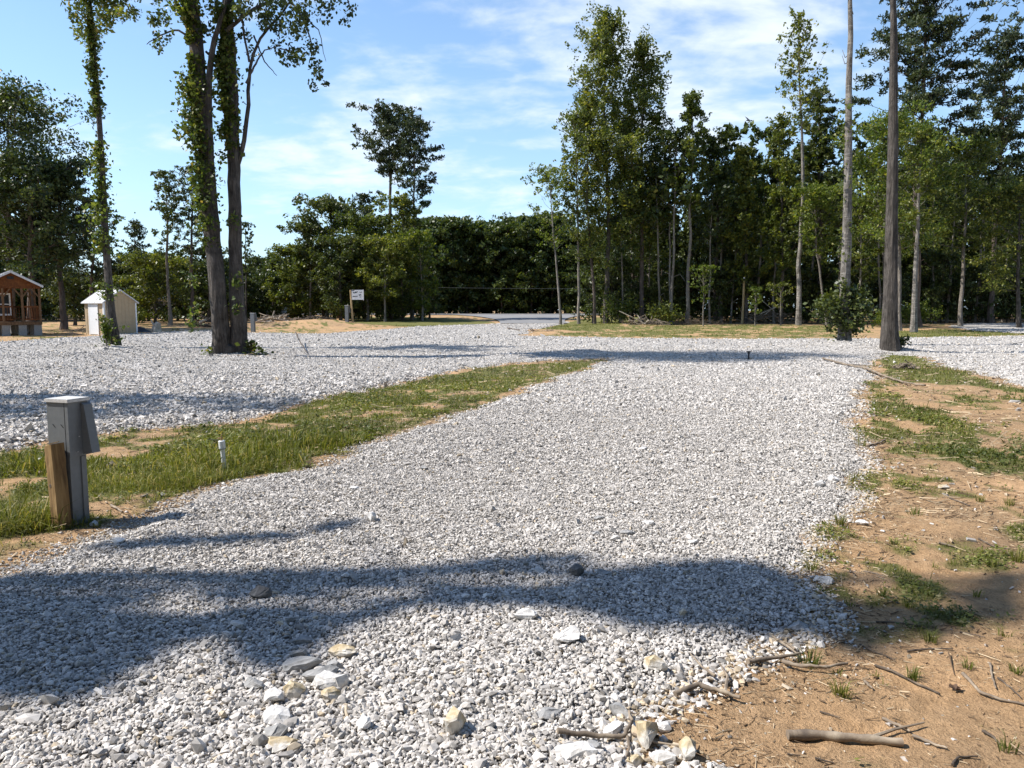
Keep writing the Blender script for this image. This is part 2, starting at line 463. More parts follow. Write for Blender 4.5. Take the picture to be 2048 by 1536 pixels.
def gravel_sheet():
    m, nt, b = newmat('gravel_sheet')
    tcn = nt.nodes.new('ShaderNodeTexCoord')
    def vor(scale, feat='F1'):
        v = nt.nodes.new('ShaderNodeTexVoronoi'); v.inputs['Scale'].default_value = scale; v.feature = feat
        nt.links.new(tcn.outputs['Object'], v.inputs['Vector']); return v
    v1 = vor(34); v2 = vor(11)
    sep = nt.nodes.new('ShaderNodeSeparateColor'); nt.links.new(v1.outputs['Color'], sep.inputs[0])
    sep2 = nt.nodes.new('ShaderNodeSeparateColor'); nt.links.new(v2.outputs['Color'], sep2.inputs[0])
    c = ramp(nt, sep.outputs[0], [(0, (0.20, 0.19, 0.175)), (0.4, (0.39, 0.37, 0.34)), (1, (0.60, 0.57, 0.53))])
    c2 = ramp(nt, sep2.outputs[1], [(0, (0.24, 0.23, 0.21)), (0.35, (0.43, 0.41, 0.38)), (1, (0.58, 0.55, 0.51))])
    c = mix(nt, 0.5, c, c2)
    big = noise_n(nt, 0.5, 5, 0.6, sc=(0.5, 1, 1)); mid = noise_n(nt, 3.5, 5, 0.65, sc=(0.5, 1, 1))
    c = mix(nt, 1.0, c, ramp(nt, big, [(0.3, (0.90, 0.89, 0.88)), (0.7, (1.06, 1.05, 1.04))]), 'MULTIPLY')
    c = mix(nt, 1.0, c, ramp(nt, mid, [(0.36, (0.66, 0.64, 0.61)), (0.52, (1, 1, 1))]), 'MULTIPLY')
    nt.links.new(c, b.inputs['Base Color']); b.inputs['Roughness'].default_value = 0.95
    bump(nt, b, mix(nt, 0.5, v1.outputs['Distance'], v2.outputs['Distance']), 1.0, 0.05)
    b.inputs['Specular IOR Level'].default_value = 0.1
    return m
M_GRAVEL = gravel_sheet()

def ground_mat():
    m, nt, b = newmat('bare_soil_and_grass')
    a = nt.nodes.new('ShaderNodeVertexColor'); a.layer_name = 'Col'
    sep = nt.nodes.new('ShaderNodeSeparateColor'); nt.links.new(a.outputs[0], sep.inputs[0])
    n1 = noise_n(nt, 0.7, 6, 0.65); n2 = noise_n(nt, 14, 6, 0.7); n3 = noise_n(nt, 90, 4, 0.7)
    dirt = ramp(nt, n1, [(0.30, (0.30, 0.195, 0.11)), (0.42, (0.46, 0.30, 0.165)), (0.55, (0.50, 0.315, 0.165)), (0.68, (0.60, 0.385, 0.215))])
    dirt = mix(nt, 1.0, dirt, ramp(nt, n2, [(0.3, (0.72, 0.70, 0.67)), (0.6, (1.06, 1.06, 1.06))]), 'MULTIPLY')
    dirt = mix(nt, 1.0, dirt, ramp(nt, n3, [(0.35, (0.74, 0.72, 0.7)), (0.55, (1.05, 1.05, 1.05))]), 'MULTIPLY')
    # dry thatch between dirt and living grass
    dirt = mix(nt, ramp(nt, sep.outputs[1], [(0, (0, 0, 0)), (1, (0.6, 0.6, 0.6))]), dirt, (0.27, 0.195, 0.12))
    gr = ramp(nt, n2, [(0.3, (0.050, 0.068, 0.016)), (0.6, (0.12, 0.135, 0.035)), (0.8, (0.20, 0.19, 0.07))])
    gr = mix(nt, ramp(nt, n3, [(0.4, (0, 0, 0)), (0.8, (0.7, 0.7, 0.7))]), gr, (0.23, 0.20, 0.09))
    fac = mix(nt, 0.35, sep.outputs[0], n2, 'OVERLAY')
    sf = ramp(nt, fac, [(0.36, (0, 0, 0)), (0.62, (0.92, 0.92, 0.92))])
    c = mix(nt, sf, dirt, gr)
    nt.links.new(c, b.inputs['Base Color']); b.inputs['Roughness'].default_value = 0.95
    b.inputs['Specular IOR Level'].default_value = 0.1
    bump(nt, b, mix(nt, 0.4, n2, n3), 1.0, 0.05)
    return m
M_GROUND = ground_mat()

# ---------------------------------------------------------------- ground and gravel sheets
def polar(r0, r1, nr, a0, a1, na):
    r = r0 * (r1 / r0) ** (np.arange(nr + 1) / nr)
    a = np.linspace(a0, a1, na + 1)
    R, A = np.meshgrid(r, a, indexing='ij')
    return R * np.sin(A), R * np.cos(A)
def grid_faces(nr, na, off=0):
    i = np.arange(nr)[:, None] * (na + 1); j = np.arange(na)[None]
    return (np.stack([i + j, i + na + 1 + j, i + na + 2 + j, i + j + 1], -1).reshape(-1, 4) + off)[:, ::-1]

HA = math.radians(50)
nr, na = 620, 620
gx, gy = polar(0.8, 900, nr, -HA, HA, na)
X = gx.ravel(); Y = gy.ravel()
Z = ground_z(X, Y)
Rr = np.hypot(X, Y)
sda, sdb, sdc = gravel_sd(X, Y)
SD = np.maximum(np.maximum(sda, sdb), sdc)
Z = Z - 0.06 * ss(0.3, 0.8, SD)               # the soil lies a little lower under the gravel beds
GC = grass_cover(X, Y)
FLAT = ss(1.2, 0.0, np.abs(SD))
thatch = np.clip(fbm(X * 1.1, Y * 1.1, 77, 4) * 1.6 - 0.45 + 0.15 * ss(8, 20, Rr), 0, 1)
gcol = np.stack([GC, thatch, GC * 0], -1)
mb = MB(); mb.add(np.stack([X, Y, Z], -1), grid_faces(nr, na), 0, gcol)
# the rest of the circle, coarse, same radii at the seam
nb = 60
r = 0.8 * (900 / 0.8) ** (np.arange(nr + 1) / nr)
A = np.linspace(HA, 2 * math.pi - HA, nb + 1)
RR, AA = np.meshgrid(r[::10], A, indexing='ij')
bx, by = (RR * np.sin(AA)).ravel(), (RR * np.cos(AA)).ravel()
bz = ground_z(bx, by) - 0.01
mb.add(np.stack([bx, by, bz], -1), grid_faces(len(r[::10]) - 1, nb), 0, np.stack([bx * 0 + 0.35, bx * 0 + 0.4, bx * 0], -1))
th = np.linspace(0, 2 * math.pi, 49)[:-1]
mb.add(np.concatenate([np.stack([0.82 * np.sin(th), 0.82 * np.cos(th), th * 0 - 0.01], -1), [[0, 0, -0.01]]]),
       [((i + 1) % 48, i, 48) for i in range(48)], 0, (0.1, 0.3, 0, ))
g_obj = mb.build('ground', M_GROUND, smooth=True)
tag(g_obj, 'orange tan bare soil with patchy grass between the gravel beds', 'ground', kind='structure')

def sheet(name, sdv, label, cat):
    keep = sdv > -0.25
    F = grid_faces(nr, na)
    fk = keep[F].all(1) & (Rr[F].max(1) < 140)
    F = F[fk]
    used = np.unique(F); idx = np.full(len(X), -1); idx[used] = np.arange(len(used))
    z = gravel_z(X[used], Y[used], sdv[used])
    m = MB(); m.add(np.stack([X[used], Y[used], z - 0.012 * ss(22, 8, Rr[used])], -1), idx[F])
    o = m.build(name, M_GRAVEL, smooth=True)
    return tag(o, label, cat, kind='structure')
pad_sd = sda.copy(); road_sd = np.minimum(sdb, np.where(sda > sdb, -sda + 0.2, 99)) 
road_sd = np.where(sda > sdb + 0.0, -1, sdb)
pad_only = np.where(sdb > sda, -1, sda)
# let the two sheets share their seam without overlapping
sheet('gravel_pad', np.where(sda >= sdb, sda, -9), 'pale crushed stone pad running from the foreground to the cross road', 'gravel pad')
sheet('gravel_road', np.where(sdb > sda, sdb, -9), 'white crushed stone road and coarse stone lot beyond the pad', 'gravel road')
sheet('gravel_lot', sdc, 'small pale gravel lot at the right edge in front of the wood', 'gravel lot')

# asphalt road beyond
m, nt, b = newmat('asphalt')
n = noise_n(nt, 30, 5, 0.7); n2 = noise_n(nt, 0.5, 3, 0.6)
nt.links.new(mix(nt, 0.5, ramp(nt, n, [(0.3, (0.17, 0.165, 0.155)), (0.7, (0.26, 0.25, 0.235))]), ramp(nt, n2, [(0.3, (0.13, 0.13, 0.14)), (0.7, (0.26, 0.26, 0.26))])), b.inputs['Base Color'])
b.inputs['Roughness'].default_value = 0.9
M_ASPH = m
ap = poly([(872, 633.5), (930, 637.5), (985, 641), (1010, 646), (1125, 647), (1150, 641), (1200, 635.5), (1330, 634)])
xs = np.linspace(-75, 110, 150)
mb = MB()
y0 = 96.0; y1 = 103.0
for k in range(6):
    pass
g2x, g2y = np.meshgrid(xs, np.linspace(y0, y1, 8), indexing='ij')
g2y = g2y + 0.0008 * (g2x - 5) ** 2
zz_ = ground_z(g2x.ravel(), g2y.ravel()) * 0 + base_h(g2x.ravel(), g2y.ravel()) + 0.09
i = np.arange(149)[:, None] * 8; j = np.arange(7)[None]
mb.add(np.stack([g2x.ravel(), g2y.ravel(), zz_], -1), np.stack([i + j, i + 8 + j, i + 9 + j, i + j + 1], -1).reshape(-1, 4))
o = mb.build('asphalt_road', M_ASPH); tag(o, 'grey asphalt road passing in front of the far dark wood', 'road', kind='structure')
mb = MB()
a_ = gp(1000, 648); b_ = gp(1135, 648)
ys_ = np.linspace(a_[1], 96.0, 12)
for k in range(12):
    t = k / 11
    xl = a_[0] * (1 - t) + (a_[0] - 6.5) * t * t + a_[0] * (t - t * t); xr = b_[0] + 5.5 * t * t
    mb.v.append(np.array([[x_, ys_[k], float(base_h(x_, ys_[k])) + 0.075] for x_ in np.linspace(xl, xr, 6)]))
mb.n = 72
i = np.arange(11)[:, None] * 6; j = np.arange(5)[None]
f_ = np.stack([i + j, i + j + 1, i + 7 + j, i + 6 + j], -1).reshape(-1, 4)
mb.f.append(f_); mb.m.append(np.zeros(len(f_)))
o = mb.build('asphalt_apron', M_ASPH); tag(o, 'grey asphalt apron joining the gravel to the far road', 'driveway', kind='structure')

# ---------------------------------------------------------------- stones
ico_v = []
ph = (1 + 5 ** .5) / 2
for a in (-1, 1):
    for b2 in (-ph, ph):
        ico_v += [(0, a, b2), (a, b2, 0), (b2, 0, a)]
ico_v = np.array(ico_v, float); ico_v /= np.linalg.norm(ico_v, axis=1)[:, None]
def hull(v):
    import bmesh
    bm = bmesh.new()
    for p in v: bm.verts.new(p)
    bm.verts.ensure_lookup_table()
    for i_, vv in enumerate(bm.verts): vv.index = i_
    r_ = bmesh.ops.convex_hull(bm, input=list(bm.verts))
    bm.faces.ensure_lookup_table()
    out = [[w.index for w in f.verts] for f in bm.faces]
    bm.free(); return np.array(out)
def rock_templates(k, n, boxy):
    T = []
    rr = np.random.default_rng(k * 100 + n)
    while len(T) < k:
        if n == 12:
            v = ico_v * (1 + rr.normal(0, 0.20, (12, 1)))
        else:
            v = np.array([(x, y, z) for x in (-1, 1) for y in (-1, 1) for z in (-1, 1)], float) * 0.62 + rr.normal(0, 0.20, (8, 3))
        # slice with random planes to get broken facets
        for _ in range(4):
            nn = rr.normal(size=3); nn /= np.linalg.norm(nn); d = v @ nn - 0.62
            v = v - np.clip(d, 0, None)[:, None] * nn
        v = v * rr.uniform([0.85, 0.55, 0.38], [1.45, 1.0, 0.8])
        try:
            f = hull(v + rr.normal(0, 1e-3, v.shape))
        except Exception:
            continue
        T.append((v, f))
    return T
T12 = rock_templates(40, 12, 0); T8 = rock_templates(30, 8, 1)

def rand_rot(n, r_, flat=0.6):
    """random orientation, biased to lie flat"""
    ax = r_.uniform(0, 2 * np.pi, n); tilt = r_.normal(0, flat, n); yaw = r_.uniform(0, 2 * np.pi, n)
    ca, sa = np.cos(yaw), np.sin(yaw)
    Rz = np.zeros((n, 3, 3)); Rz[:, 0, 0] = ca; Rz[:, 0, 1] = -sa; Rz[:, 1, 0] = sa; Rz[:, 1, 1] = ca; Rz[:, 2, 2] = 1
    k = np.stack([np.cos(ax), np.sin(ax), ax * 0], -1)
    K = np.zeros((n, 3, 3)); K[:, 0, 2] = k[:, 1]; K[:, 1, 2] = -k[:, 0]; K[:, 2, 0] = -k[:, 1]; K[:, 2, 1] = k[:, 0]
    R = np.eye(3)[None] + np.sin(tilt)[:, None, None] * K + (1 - np.cos(tilt))[:, None, None] * (K @ K)
    return R @ Rz

def stone_cols(n, r_, tan=0.03, base=(0.12, 0.62)):
    g = np.clip(r_.beta(2.6, 1.5, n), 0, 1) * (base[1] - base[0]) + base[0]
    c = np.stack([g * 1.04, g * 0.97, g * 0.885], -1)
    t = r_.random(n) < tan
    c[t] *= np.array([0.92, 0.82, 0.66])
    return c

def scatter_stones(mb, x, y, z, s, T, r_, cols):
    n = len(x); k = r_.integers(0, len(T), n); R = rand_rot(n, r_, 0.75)
    for i_ in range(len(T)):
        q = np.where(k == i_)[0]
        if not len(q): continue
        v, f = T[i_]
        V = np.einsum('nij,kj->nki', R[q], v) * s[q][:, None, None] + np.stack([x[q], y[q], z[q]], -1)[:, None]
        nv = len(v)
        F = (f[None] + (np.arange(len(q)) * nv)[:, None, None]).reshape(-1, 3)
        mb.add(V.reshape(-1, 3), F, 0, np.repeat(cols[q], nv, 0))

def cand(r0, r1, sp, half=37.5, seed=0):
    r_ = np.random.default_rng(seed)
    xx, yy = np.meshgrid(np.arange(-r1, r1, sp), np.arange(0, r1, sp))
    xx = xx.ravel(); yy = yy.ravel()
    R_ = np.hypot(xx, yy); A_ = np.abs(np.arctan2(xx, yy))
    k = (R_ > r0) & (R_ <= r1) & (A_ < math.radians(half))
    xx = xx[k]; yy = yy[k]
    return xx + r_.uniform(-sp, sp, len(xx)) * 0.6, yy + r_.uniform(-sp, sp, len(xx)) * 0.6, r_

bands = [(2.1, 4.6, 0.0125, 0.0098, T12, 44), (4.6, 7.5, 0.0135, 0.0098, T8, 40), (7.5, 12, 0.019, 0.0125, T8, 38), (12, 19, 0.036, 0.021, T8, 37), (19, 32, 0.070, 0.027, T8, 37), (32, 62, 0.16, 0.040, T8, 36.5)]
mb_pad = MB(); mb_road = MB()
for bi, (r0, r1, sp, s0, T, half) in enumerate(bands):
    x, y, r_ = cand(r0, r1, sp, half, 100 + bi)
    a, bb, c = gravel_sd(x, y)
    sd = np.maximum(np.maximum(a, bb), c)
    p = ss(-0.16, 0.10, sd) * 1.0
    k = r_.random(len(x)) < p
    co = ss(-0.3, 0.6, sdist(COARSE, x, y)) * ((bb > a))
    rl = ridge_lines(x, y) > 0.03
    big = np.clip(co + rl * 0.8, 0, 1)
    if r0 >= 7 and r0 < 19:
        k &= r_.random(len(x)) < (1 - 0.5 * big)
    x, y, sd, big, a, bb = x[k], y[k], sd[k], big[k], a[k], bb[k]
    s = s0 * np.exp(r_.normal(0, 0.30, len(x)))
    s = np.where(r_.random(len(x)) < 0.02, s * 1.7, s)
    s = s * (1 + big * (1.2 if r0 < 12 else 0.5 if r0 < 19 else 0.0))
    if r0 < 4.5: s *= 1 + 0.25 * ss(4.2, 2.6, np.hypot(x, y)) + 0.22 * ss(0.25, 0.0, sd)
    z = np.where(sd > -0.05, gravel_z(x, y, sd), ground_z(x, y))
    z = np.maximum(z, ground_z(x, y)) + s * r_.uniform(-0.25, 0.55 if r0 < 12 else 0.2, len(x))
    cols = stone_cols(len(x), r_)
    cols = np.where(((sd < 0.12) & (r_.random(len(x)) < 0.3))[:, None], cols * np.array([0.9, 0.78, 0.6]), cols)
    isr = bb > a
    for q, m_ in ((~isr, mb_pad), (isr, mb_road)):
        if q.any(): scatter_stones(m_, x[q], y[q], z[q], s[q], T, r_, cols[q])
    print('stones', bi, len(x))
tag(mb_pad.build('gravel_stones', M_STONE), 'loose white and grey crushed stone covering the near pad', 'gravel', kind='stuff')
tag(mb_road.build('gravel_stones', M_STONE), 'coarser white crushed stone strewn over the cross road and left lot', 'gravel', kind='stuff')

# ---------------------------------------------------------------- grass
def blades(mb, x, y, h, w, r_, lean=0.5):
    n = len(x)
    az = r_.uniform(0, 2 * np.pi, n); la = r_.uniform(0, 2 * np.pi, n)
    ln = h * np.abs(r_.normal(0, lean, n))
    z = surf_z(x, y) - 0.01
    b0 = np.stack([x, y, z], -1); dw = np.stack([np.cos(az), np.sin(az), az * 0], -1) * (w / 2)[:, None]
    dl = np.stack([np.cos(la), np.sin(la), la * 0], -1) * ln[:, None]; up = np.zeros((n, 3)); up[:, 2] = h
    m1 = b0 + dl * 0.30 + up * 0.6; tip = b0 + dl + up * (1 - 0.25 * np.clip(ln / h, 0, 1.5))[:, None]
    V = np.stack([b0 - dw, b0 + dw, m1 + dw * 0.8, m1 - dw * 0.8, tip], 1)
    o_ = (np.arange(n) * 5)[:, None]
    mb.add(V.reshape(-1, 3), np.array([[0, 1, 2, 3]]) + o_)
    mb.f.append((np.array([[3, 2, 4]]) + o_) + mb.n - n * 5); mb.m.append(np.zeros(n))
mbg = MB()
for (r0, r1, sp, h0, w0, half) in ((2.4, 8, 0.0145, 0.055, 0.0055, 42), (8, 14, 0.026, 0.070, 0.010, 38), (14, 24, 0.060, 0.085, 0.016, 37), (24, 60, 0.16, 0.10, 0.035, 37)):
    x, y, r_ = cand(r0, r1, sp, half, int(r0 * 10) + 3)
    a, bb, c = gravel_sd(x, y); sd = np.maximum(np.maximum(a, bb), c)
    k = (sd < 0.03)
    x, y, sd = x[k], y[k], sd[k]
    gc = grass_cover(x, y)
    k = r_.random(len(x)) < ss(0.36, 0.95, gc) * 0.95
    x, y, gc = x[k], y[k], gc[k]
    tf = np.zeros(len(x))
    for b in TUFTY: tf = np.maximum(tf, np.exp(-(((x - b[0]) / 0.6) ** 2 + ((y - b[1]) / 0.5) ** 2)))
    h = h0 * 0.8 * (0.35 + gc * 0.5) * (0.45 + 1.1 * fbm(x * 4.5, y * 4.5, 63, 2)) * np.exp(r_.normal(0, 0.42, len(x))) * (1 + 1.9 * tf)
    w = np.full(len(x), w0) * (1 + 0.3 * tf)
    blades(mbg, x, y, h, w, r_, 0.95)
    print('blades', r0, len(x))
tag(mbg.build('grass', L_GRASS), 'short green grass growing in patches beside the gravel', 'grass', kind='stuff')
# low broad-leaved weeds and clover between the blades
mw = MB()
for (r0, r1, sp, lf) in ((2.4, 9, 0.028, 0.011), (9, 18, 0.06, 0.022)):
    x, y, r_ = cand(r0, r1, sp, 41, int(r0 * 31) + 3)
    a, bb, c = gravel_sd(x, y); sd = np.maximum(np.maximum(a, bb), c); k = sd < 0.02; x, y = x[k], y[k]
    gc = grass_cover(x, y); pt = fbm(x * 2.6, y * 2.6, 91, 3)
    k = r_.random(len(x)) < ss(0.30, 0.8, gc) * ss(0.45, 0.62, pt); x, y = x[k], y[k]
    x = np.repeat(x, 3) + r_.normal(0, lf * 0.8, len(x) * 3); y = np.repeat(y, 3) + r_.normal(0, lf * 0.8, len(y) * 3)
    n = len(x); Cw = np.stack([x, y, surf_z(x, y) + r_.uniform(0.008, 0.045, n) * (1 if r0 < 9 else 1.4)], -1)
    nr_ = r_.normal(0, 0.45, (n, 3)); nr_[:, 2] = 1; nr_ /= np.linalg.norm(nr_, axis=1)[:, None]
    t_ = r_.normal(size=(n, 3)); t_ -= (t_ * nr_).sum(1)[:, None] * nr_; t_ /= np.linalg.norm(t_, axis=1)[:, None]; b_i = np.cross(nr_, t_)
    L_ = (lf * np.exp(r_.normal(0, 0.3, n)))[:, None]
    V = np.stack([Cw - t_ * L_, Cw + b_i * L_ * .55, Cw + t_ * L_ + nr_ * L_ * .2, Cw - b_i * L_ * .55], 1)
    mw.add(V.reshape(-1, 3), np.arange(4)[None] + (np.arange(n) * 4)[:, None])
tag(mw.build('weeds', L_GRASS), 'low broad leaved weeds mixed into the grass', 'weeds', kind='stuff')

# ---------------------------------------------------------------- trees
def leaf_quads(mb, C, size, r_, up=0.3, aspect=0.55, droop=None):
    """diamond leaves at centres C"""
    n = len(C)
    if n == 0: return
    nrm = r_.normal(size=(n, 3)); nrm[:, 2] += up * 2
    nrm /= np.linalg.norm(nrm, axis=1)[:, None]
    t = r_.normal(size=(n, 3)); 
    if droop is not None: t[:, 2] += droop
    t -= (t * nrm).sum(1)[:, None] * nrm; t /= np.linalg.norm(t, axis=1)[:, None] + 1e-9
    bi = np.cross(nrm, t)
    sz_ = (size * np.exp(r_.normal(0, 0.25, n)))[:, None]
    V = np.stack([C - t * sz_, C + bi * sz_ * aspect - t * sz_ * .1, C + t * sz_, C - bi * sz_ * aspect - t * sz_ * .1], 1)
    mb.add(V.reshape(-1, 3), np.arange(4)[None] + (np.arange(n) * 4)[:, None])

def needle_tufts(mb, C, size, r_, per=5):
    n = len(C); C = np.repeat(C, per, 0); m_ = len(C)
    d = r_.normal(size=(m_, 3)); d[:, 2] += 0.55; d /= np.linalg.norm(d, axis=1)[:, None]
    s_ = np.cross(d, r_.normal(size=(m_, 3))); s_ /= np.linalg.norm(s_, axis=1)[:, None] + 1e-9
    L = (size * np.exp(r_.normal(0, 0.25, m_)))[:, None]
    V = np.stack([C - s_ * L * 0.10, C + s_ * L * 0.10, C + d * L * 1.0 + s_ * L * 0.22, C + d * L * 1.0 - s_ * L * 0.22], 1)
    mb.add(V.reshape(-1, 3), np.arange(4)[None] + (np.arange(m_) * 4)[:, None])

def prof_fn(st):
    if st == 'poplar': return lambda u: (0.35 + 0.65 * np.clip(u / 0.25, 0, 1)) * (1 - u) ** 0.75 + 0.05
    if st == 'cone': return lambda u: (1 - u) ** 0.85 + 0.04
    if st == 'pine': return lambda u: 0.50 + 0.5 * math.sin(min(1, u * 1.15) * math.pi) if u < 0.8 else 0.75 * (1 - u) / 0.2 * 0.85 + 0.2
    if st == 'oak': return lambda u: math.sqrt(max(0.02, 1 - (1.75 * u - 0.75) ** 2)) * 0.95 + 0.08
    return lambda u: 0.45 + 0.55 * math.sin(u * math.pi)      # loose

STY = dict(   # elevation at base/top of crown, clump count scale, clump radius, leaf, leaves per clump
    poplar=dict(e0=0.35, e1=1.15, rc=0.062, fl=0.85), cone=dict(e0=0.0, e1=0.75, rc=0.06, fl=0.6),
    pine=dict(e0=0.10, e1=0.75, rc=0.070, fl=0.42), oak=dict(e0=0.25, e1=1.1, rc=0.085, fl=0.75), loose=dict(e0=0.5, e1=1.1, rc=0.07, fl=0.8))

def tree(name, x, y, H, top=(0, 0), r0=0.2, style='poplar', cb=0.3, R=3.0, nbr=40, nleaf=9000, leaf=0.16, lm=None, bark=None, seed=0,
         label=None, group=None, cat='tree', vine=0, stubs=0, z=None, tubes=True, trunk_pts=None, sparse=1.0, wander=1.0, sides=9, rmin=0.25, low=0):
    """a tree: an Empty at its base, with trunk (limbs joined) and crown"""
    r_ = np.random.default_rng(1000 + seed)
    z = float(ground_z([x], [y])[0]) - 0.05 if z is None else z
    e = empty(name, (x, y, z)); tag(e, label, cat, group)
    n = 16
    tt = np.linspace(0, 1, n)
    wx = np.cumsum(r_.normal(0, 1, n)); wy = np.cumsum(r_.normal(0, 1, n))
    wx -= np.linspace(wx[0], wx[-1], n); wy -= np.linspace(wy[0], wy[-1], n)
    P = np.stack([top[0] * tt + wx * H * 0.0035 * wander, top[1] * tt + wy * H * 0.0035 * wander, H * 0.985 * tt], -1)
    if trunk_pts is not None: P = np.array(trunk_pts, float); n = len(P); tt = P[:, 2] / P[-1, 2]
    rad = r0 * (1 - tt) ** 0.8 * 0.92 + 0.012 + r0 * 0.38 * np.exp(-P[:, 2] / (r0 * 2.2))
    tb = MB()
    zf = np.linspace(0, 1, max(18, int(H * 1.6)))
    Pz = np.stack([np.interp(zf, tt, P[:, k]) for k in range(3)], -1); rz = np.interp(zf, tt, rad)
    tb.tube(Pz, rz, sides, 0, rough=0.07, seed=seed)
    pf = prof_fn(style); S = STY[style]
    cen = []; wgt = []; rcs = []
    def pos(t): return np.array([np.interp(t, tt, P[:, k]) for k in range(3)])
    for i_ in range(nbr):
        u = ((i_ + r_.random()) / nbr) ** 0.9
        t = cb + (1 - cb) * u
        b0 = pos(t * 0.985)
        L = R * pf(u) * r_.uniform(0.6, 1.15)
        if r_.random() < 0.12: L *= 1.25
        az = i_ * 2.399 + r_.normal(0, 0.5)
        el = S['e0'] + (S['e1'] - S['e0']) * u + r_.normal(0, 0.14)
        d = np.array([math.cos(az) * math.cos(el), math.sin(az) * math.cos(el), math.sin(el)])
        k_ = np.linspace(0, 1, 6)
        sag = {'pine': 0.16, 'oak': -0.05, 'poplar': 0.22, 'cone': 0.1, 'loose': 0.1}[style]
        bp = b0 + d[None] * (L / max(math.cos(el), 0.45) * k_)[:, None] + np.array([0, 0, 1.0])[None] * (sag * L * k_ ** 2)[:, None]
        bp[1:] += r_.normal(0, 0.035 * L, (5, 3))
        if bp[-1, 2] > H * 1.0: bp[:, 2] = np.minimum(bp[:, 2], H * 1.0)
        br = max(0.012, rad[0] * 0.16 * (1 - t * 0.75) * (0.5 + L / R * 0.7))
        if tubes: tb.tube(bp, br * (1 - 0.8 * k_), 4, 0, cap=False)
        m_ = max(2, int(4 + 6 * L / R))
        for j_ in range(m_):
            f = 1 - (1 - S_f(S, r_)) 
            q = np.array([np.interp(f, k_, bp[:, a]) for a in range(3)])
            sp_ = r_.normal(0, 1, 3) * np.array([1, 1, 0.6 if style != 'pine' else 0.3]) * R * (0.10 + 0.05 * f)
            q2 = q + sp_
            if tubes and j_ < 3 and L > 0.5: tb.tube(np.array([q, (q + q2) / 2 + r_.normal(0, .03, 3), q2]), br * 0.35, 3, 0, cap=False)
            cen.append(q2); rcs.append(R * S['rc'] * r_.uniform(0.6, 1.5)); wgt.append(r_.uniform(0.35, 1.4))
    # leader tip
    for k in range(5):
        cen.append(pos(1 - 0.025 * k) + np.array([0, 0, 0.0])); rcs.append(R * 0.06); wgt.append(0.5)
    if low:
        for k in range(low):
            a_ = r_.uniform(0, 6.28); q = r_.uniform(0.1, 1.0)
            cen.append(np.array([math.cos(a_) * R * q, math.sin(a_) * R * q, r_.uniform(0.3, H * cb + 1)])); rcs.append(R * 0.14); wgt.append(1.0)
    for k in range(stubs):
        b0 = pos(r_.uniform(0.1, cb + 0.1)); a_ = r_.uniform(0, 6.28); L = r_.uniform(0.12, 0.45) if r0 > 0.17 else r_.uniform(0.3, 0.9)
        tb.tube(np.array([b0, b0 + np.array([math.cos(a_) * L * .6, math.sin(a_) * L * .6, L * r_.uniform(-.2, .5)]), b0 + np.array([math.cos(a_) * L, math.sin(a_) * L, L * r_.uniform(-.4, .9)])]), [0.03, 0.02, 0.01], 4, 0)
    cen = np.array(cen); rcs = np.array(rcs); wgt = np.array(wgt); wgt = wgt * rcs ** 1.6; wgt /= wgt.sum()
    ob_t = tb.build('trunk', bark or B_GREY, e, smooth=False)
    nl = int(nleaf * sparse)
    idx = r_.choice(len(cen), nl, p=wgt)
    off = r_.normal(size=(nl, 3)); 
    off = off / np.linalg.norm(off, axis=1)[:, None] * (r_.random(nl) ** 0.45)[:, None]
    fl = {'pine': 0.38, 'oak': 0.75, 'poplar': 1.2, 'cone': 0.6, 'loose': 0.8}[style]
    C = cen[idx] + off * (rcs[idx] * 1.7)[:, None] * np.array([1, 1, fl])
    C = C[C[:, 2] > 0.1]
    cm = MB()
    if style in ('pine',):
        needle_tufts(cm, C[: nl // 4 * 1], leaf * 0.95, r_, 4)
    else:
        leaf_quads(cm, C, leaf, r_, up=0.25, droop=-0.4)
    cm.build('crown', lm or L_POPLAR, e)
    if vine:
        vm = MB(); zs = []
        nv = int(vine)
        tz = r_.random(nv) ** 0.9
        gate = fbm(tz * H * 0.9, tz * 0 + seed, seed + 3, 3)
        gate = gate + 0.5 * (fbm(tz * H * 3.5, tz * 0 + 1, seed + 6, 2) - 0.5)
        tz = tz[gate > 0.42]
        nv = len(tz)
        a_ = r_.normal(math.pi * 1.2, 1.3, nv)      # thicker on the sunny side
        pz = np.stack([np.interp(tz, tt, P[:, k]) for k in range(3)], -1); rr_ = np.interp(tz, tt, rad)
        amp = 0.5 + 1.6 * fbm(tz * H * 1.3, tz * 0, seed + 9, 2) ** 2 * 2
        rr2 = rr_ + np.abs(r_.normal(0, 0.16, nv)) * amp
        pz = pz + np.stack([np.cos(a_) * rr2, np.sin(a_) * rr2, r_.normal(0, .05, nv)], -1)
        leaf_quads(vm, pz, 0.055 + leaf * 0.22, r_, up=0.3, aspect=0.75, droop=-0.5)
        vo = vm.build('vine', L_VINE, e)
    return e
def S_f(S, r_):
    return 1 - (1 - S['fl'] + 0.25) * r_.random() if S['fl'] < 0.7 else r_.uniform(0.3, 1.05)

def ptree(name, bx, by_top, Y, hw, label, style='poplar', topx=None, cbpy=None, **k):
    """place a tree by where it stands in the photograph: base column, top, distance, half width"""
    g = at(bx, 640, Y); x = g[0]; zb = float(base_h(0, Y)); k['leaf'] = k.get('leaf', .16) * (0.80 if style == 'pine' else 0.68); k['nleaf'] = int(k.get('nleaf', 9000) * 1.15)
    t = at(topx if topx is not None else bx, by_top, Y); H = t[2] - zb
    cb = 0.3
    if cbpy is not None: cb = (at(bx, cbpy, Y)[2] - zb) / H
    R = hw / FPX * Y * 1.06
    return tree(name, x, Y, H, (t[0] - x, 0), style=style, cb=max(0.04, cb), R=R, label=label, **k)

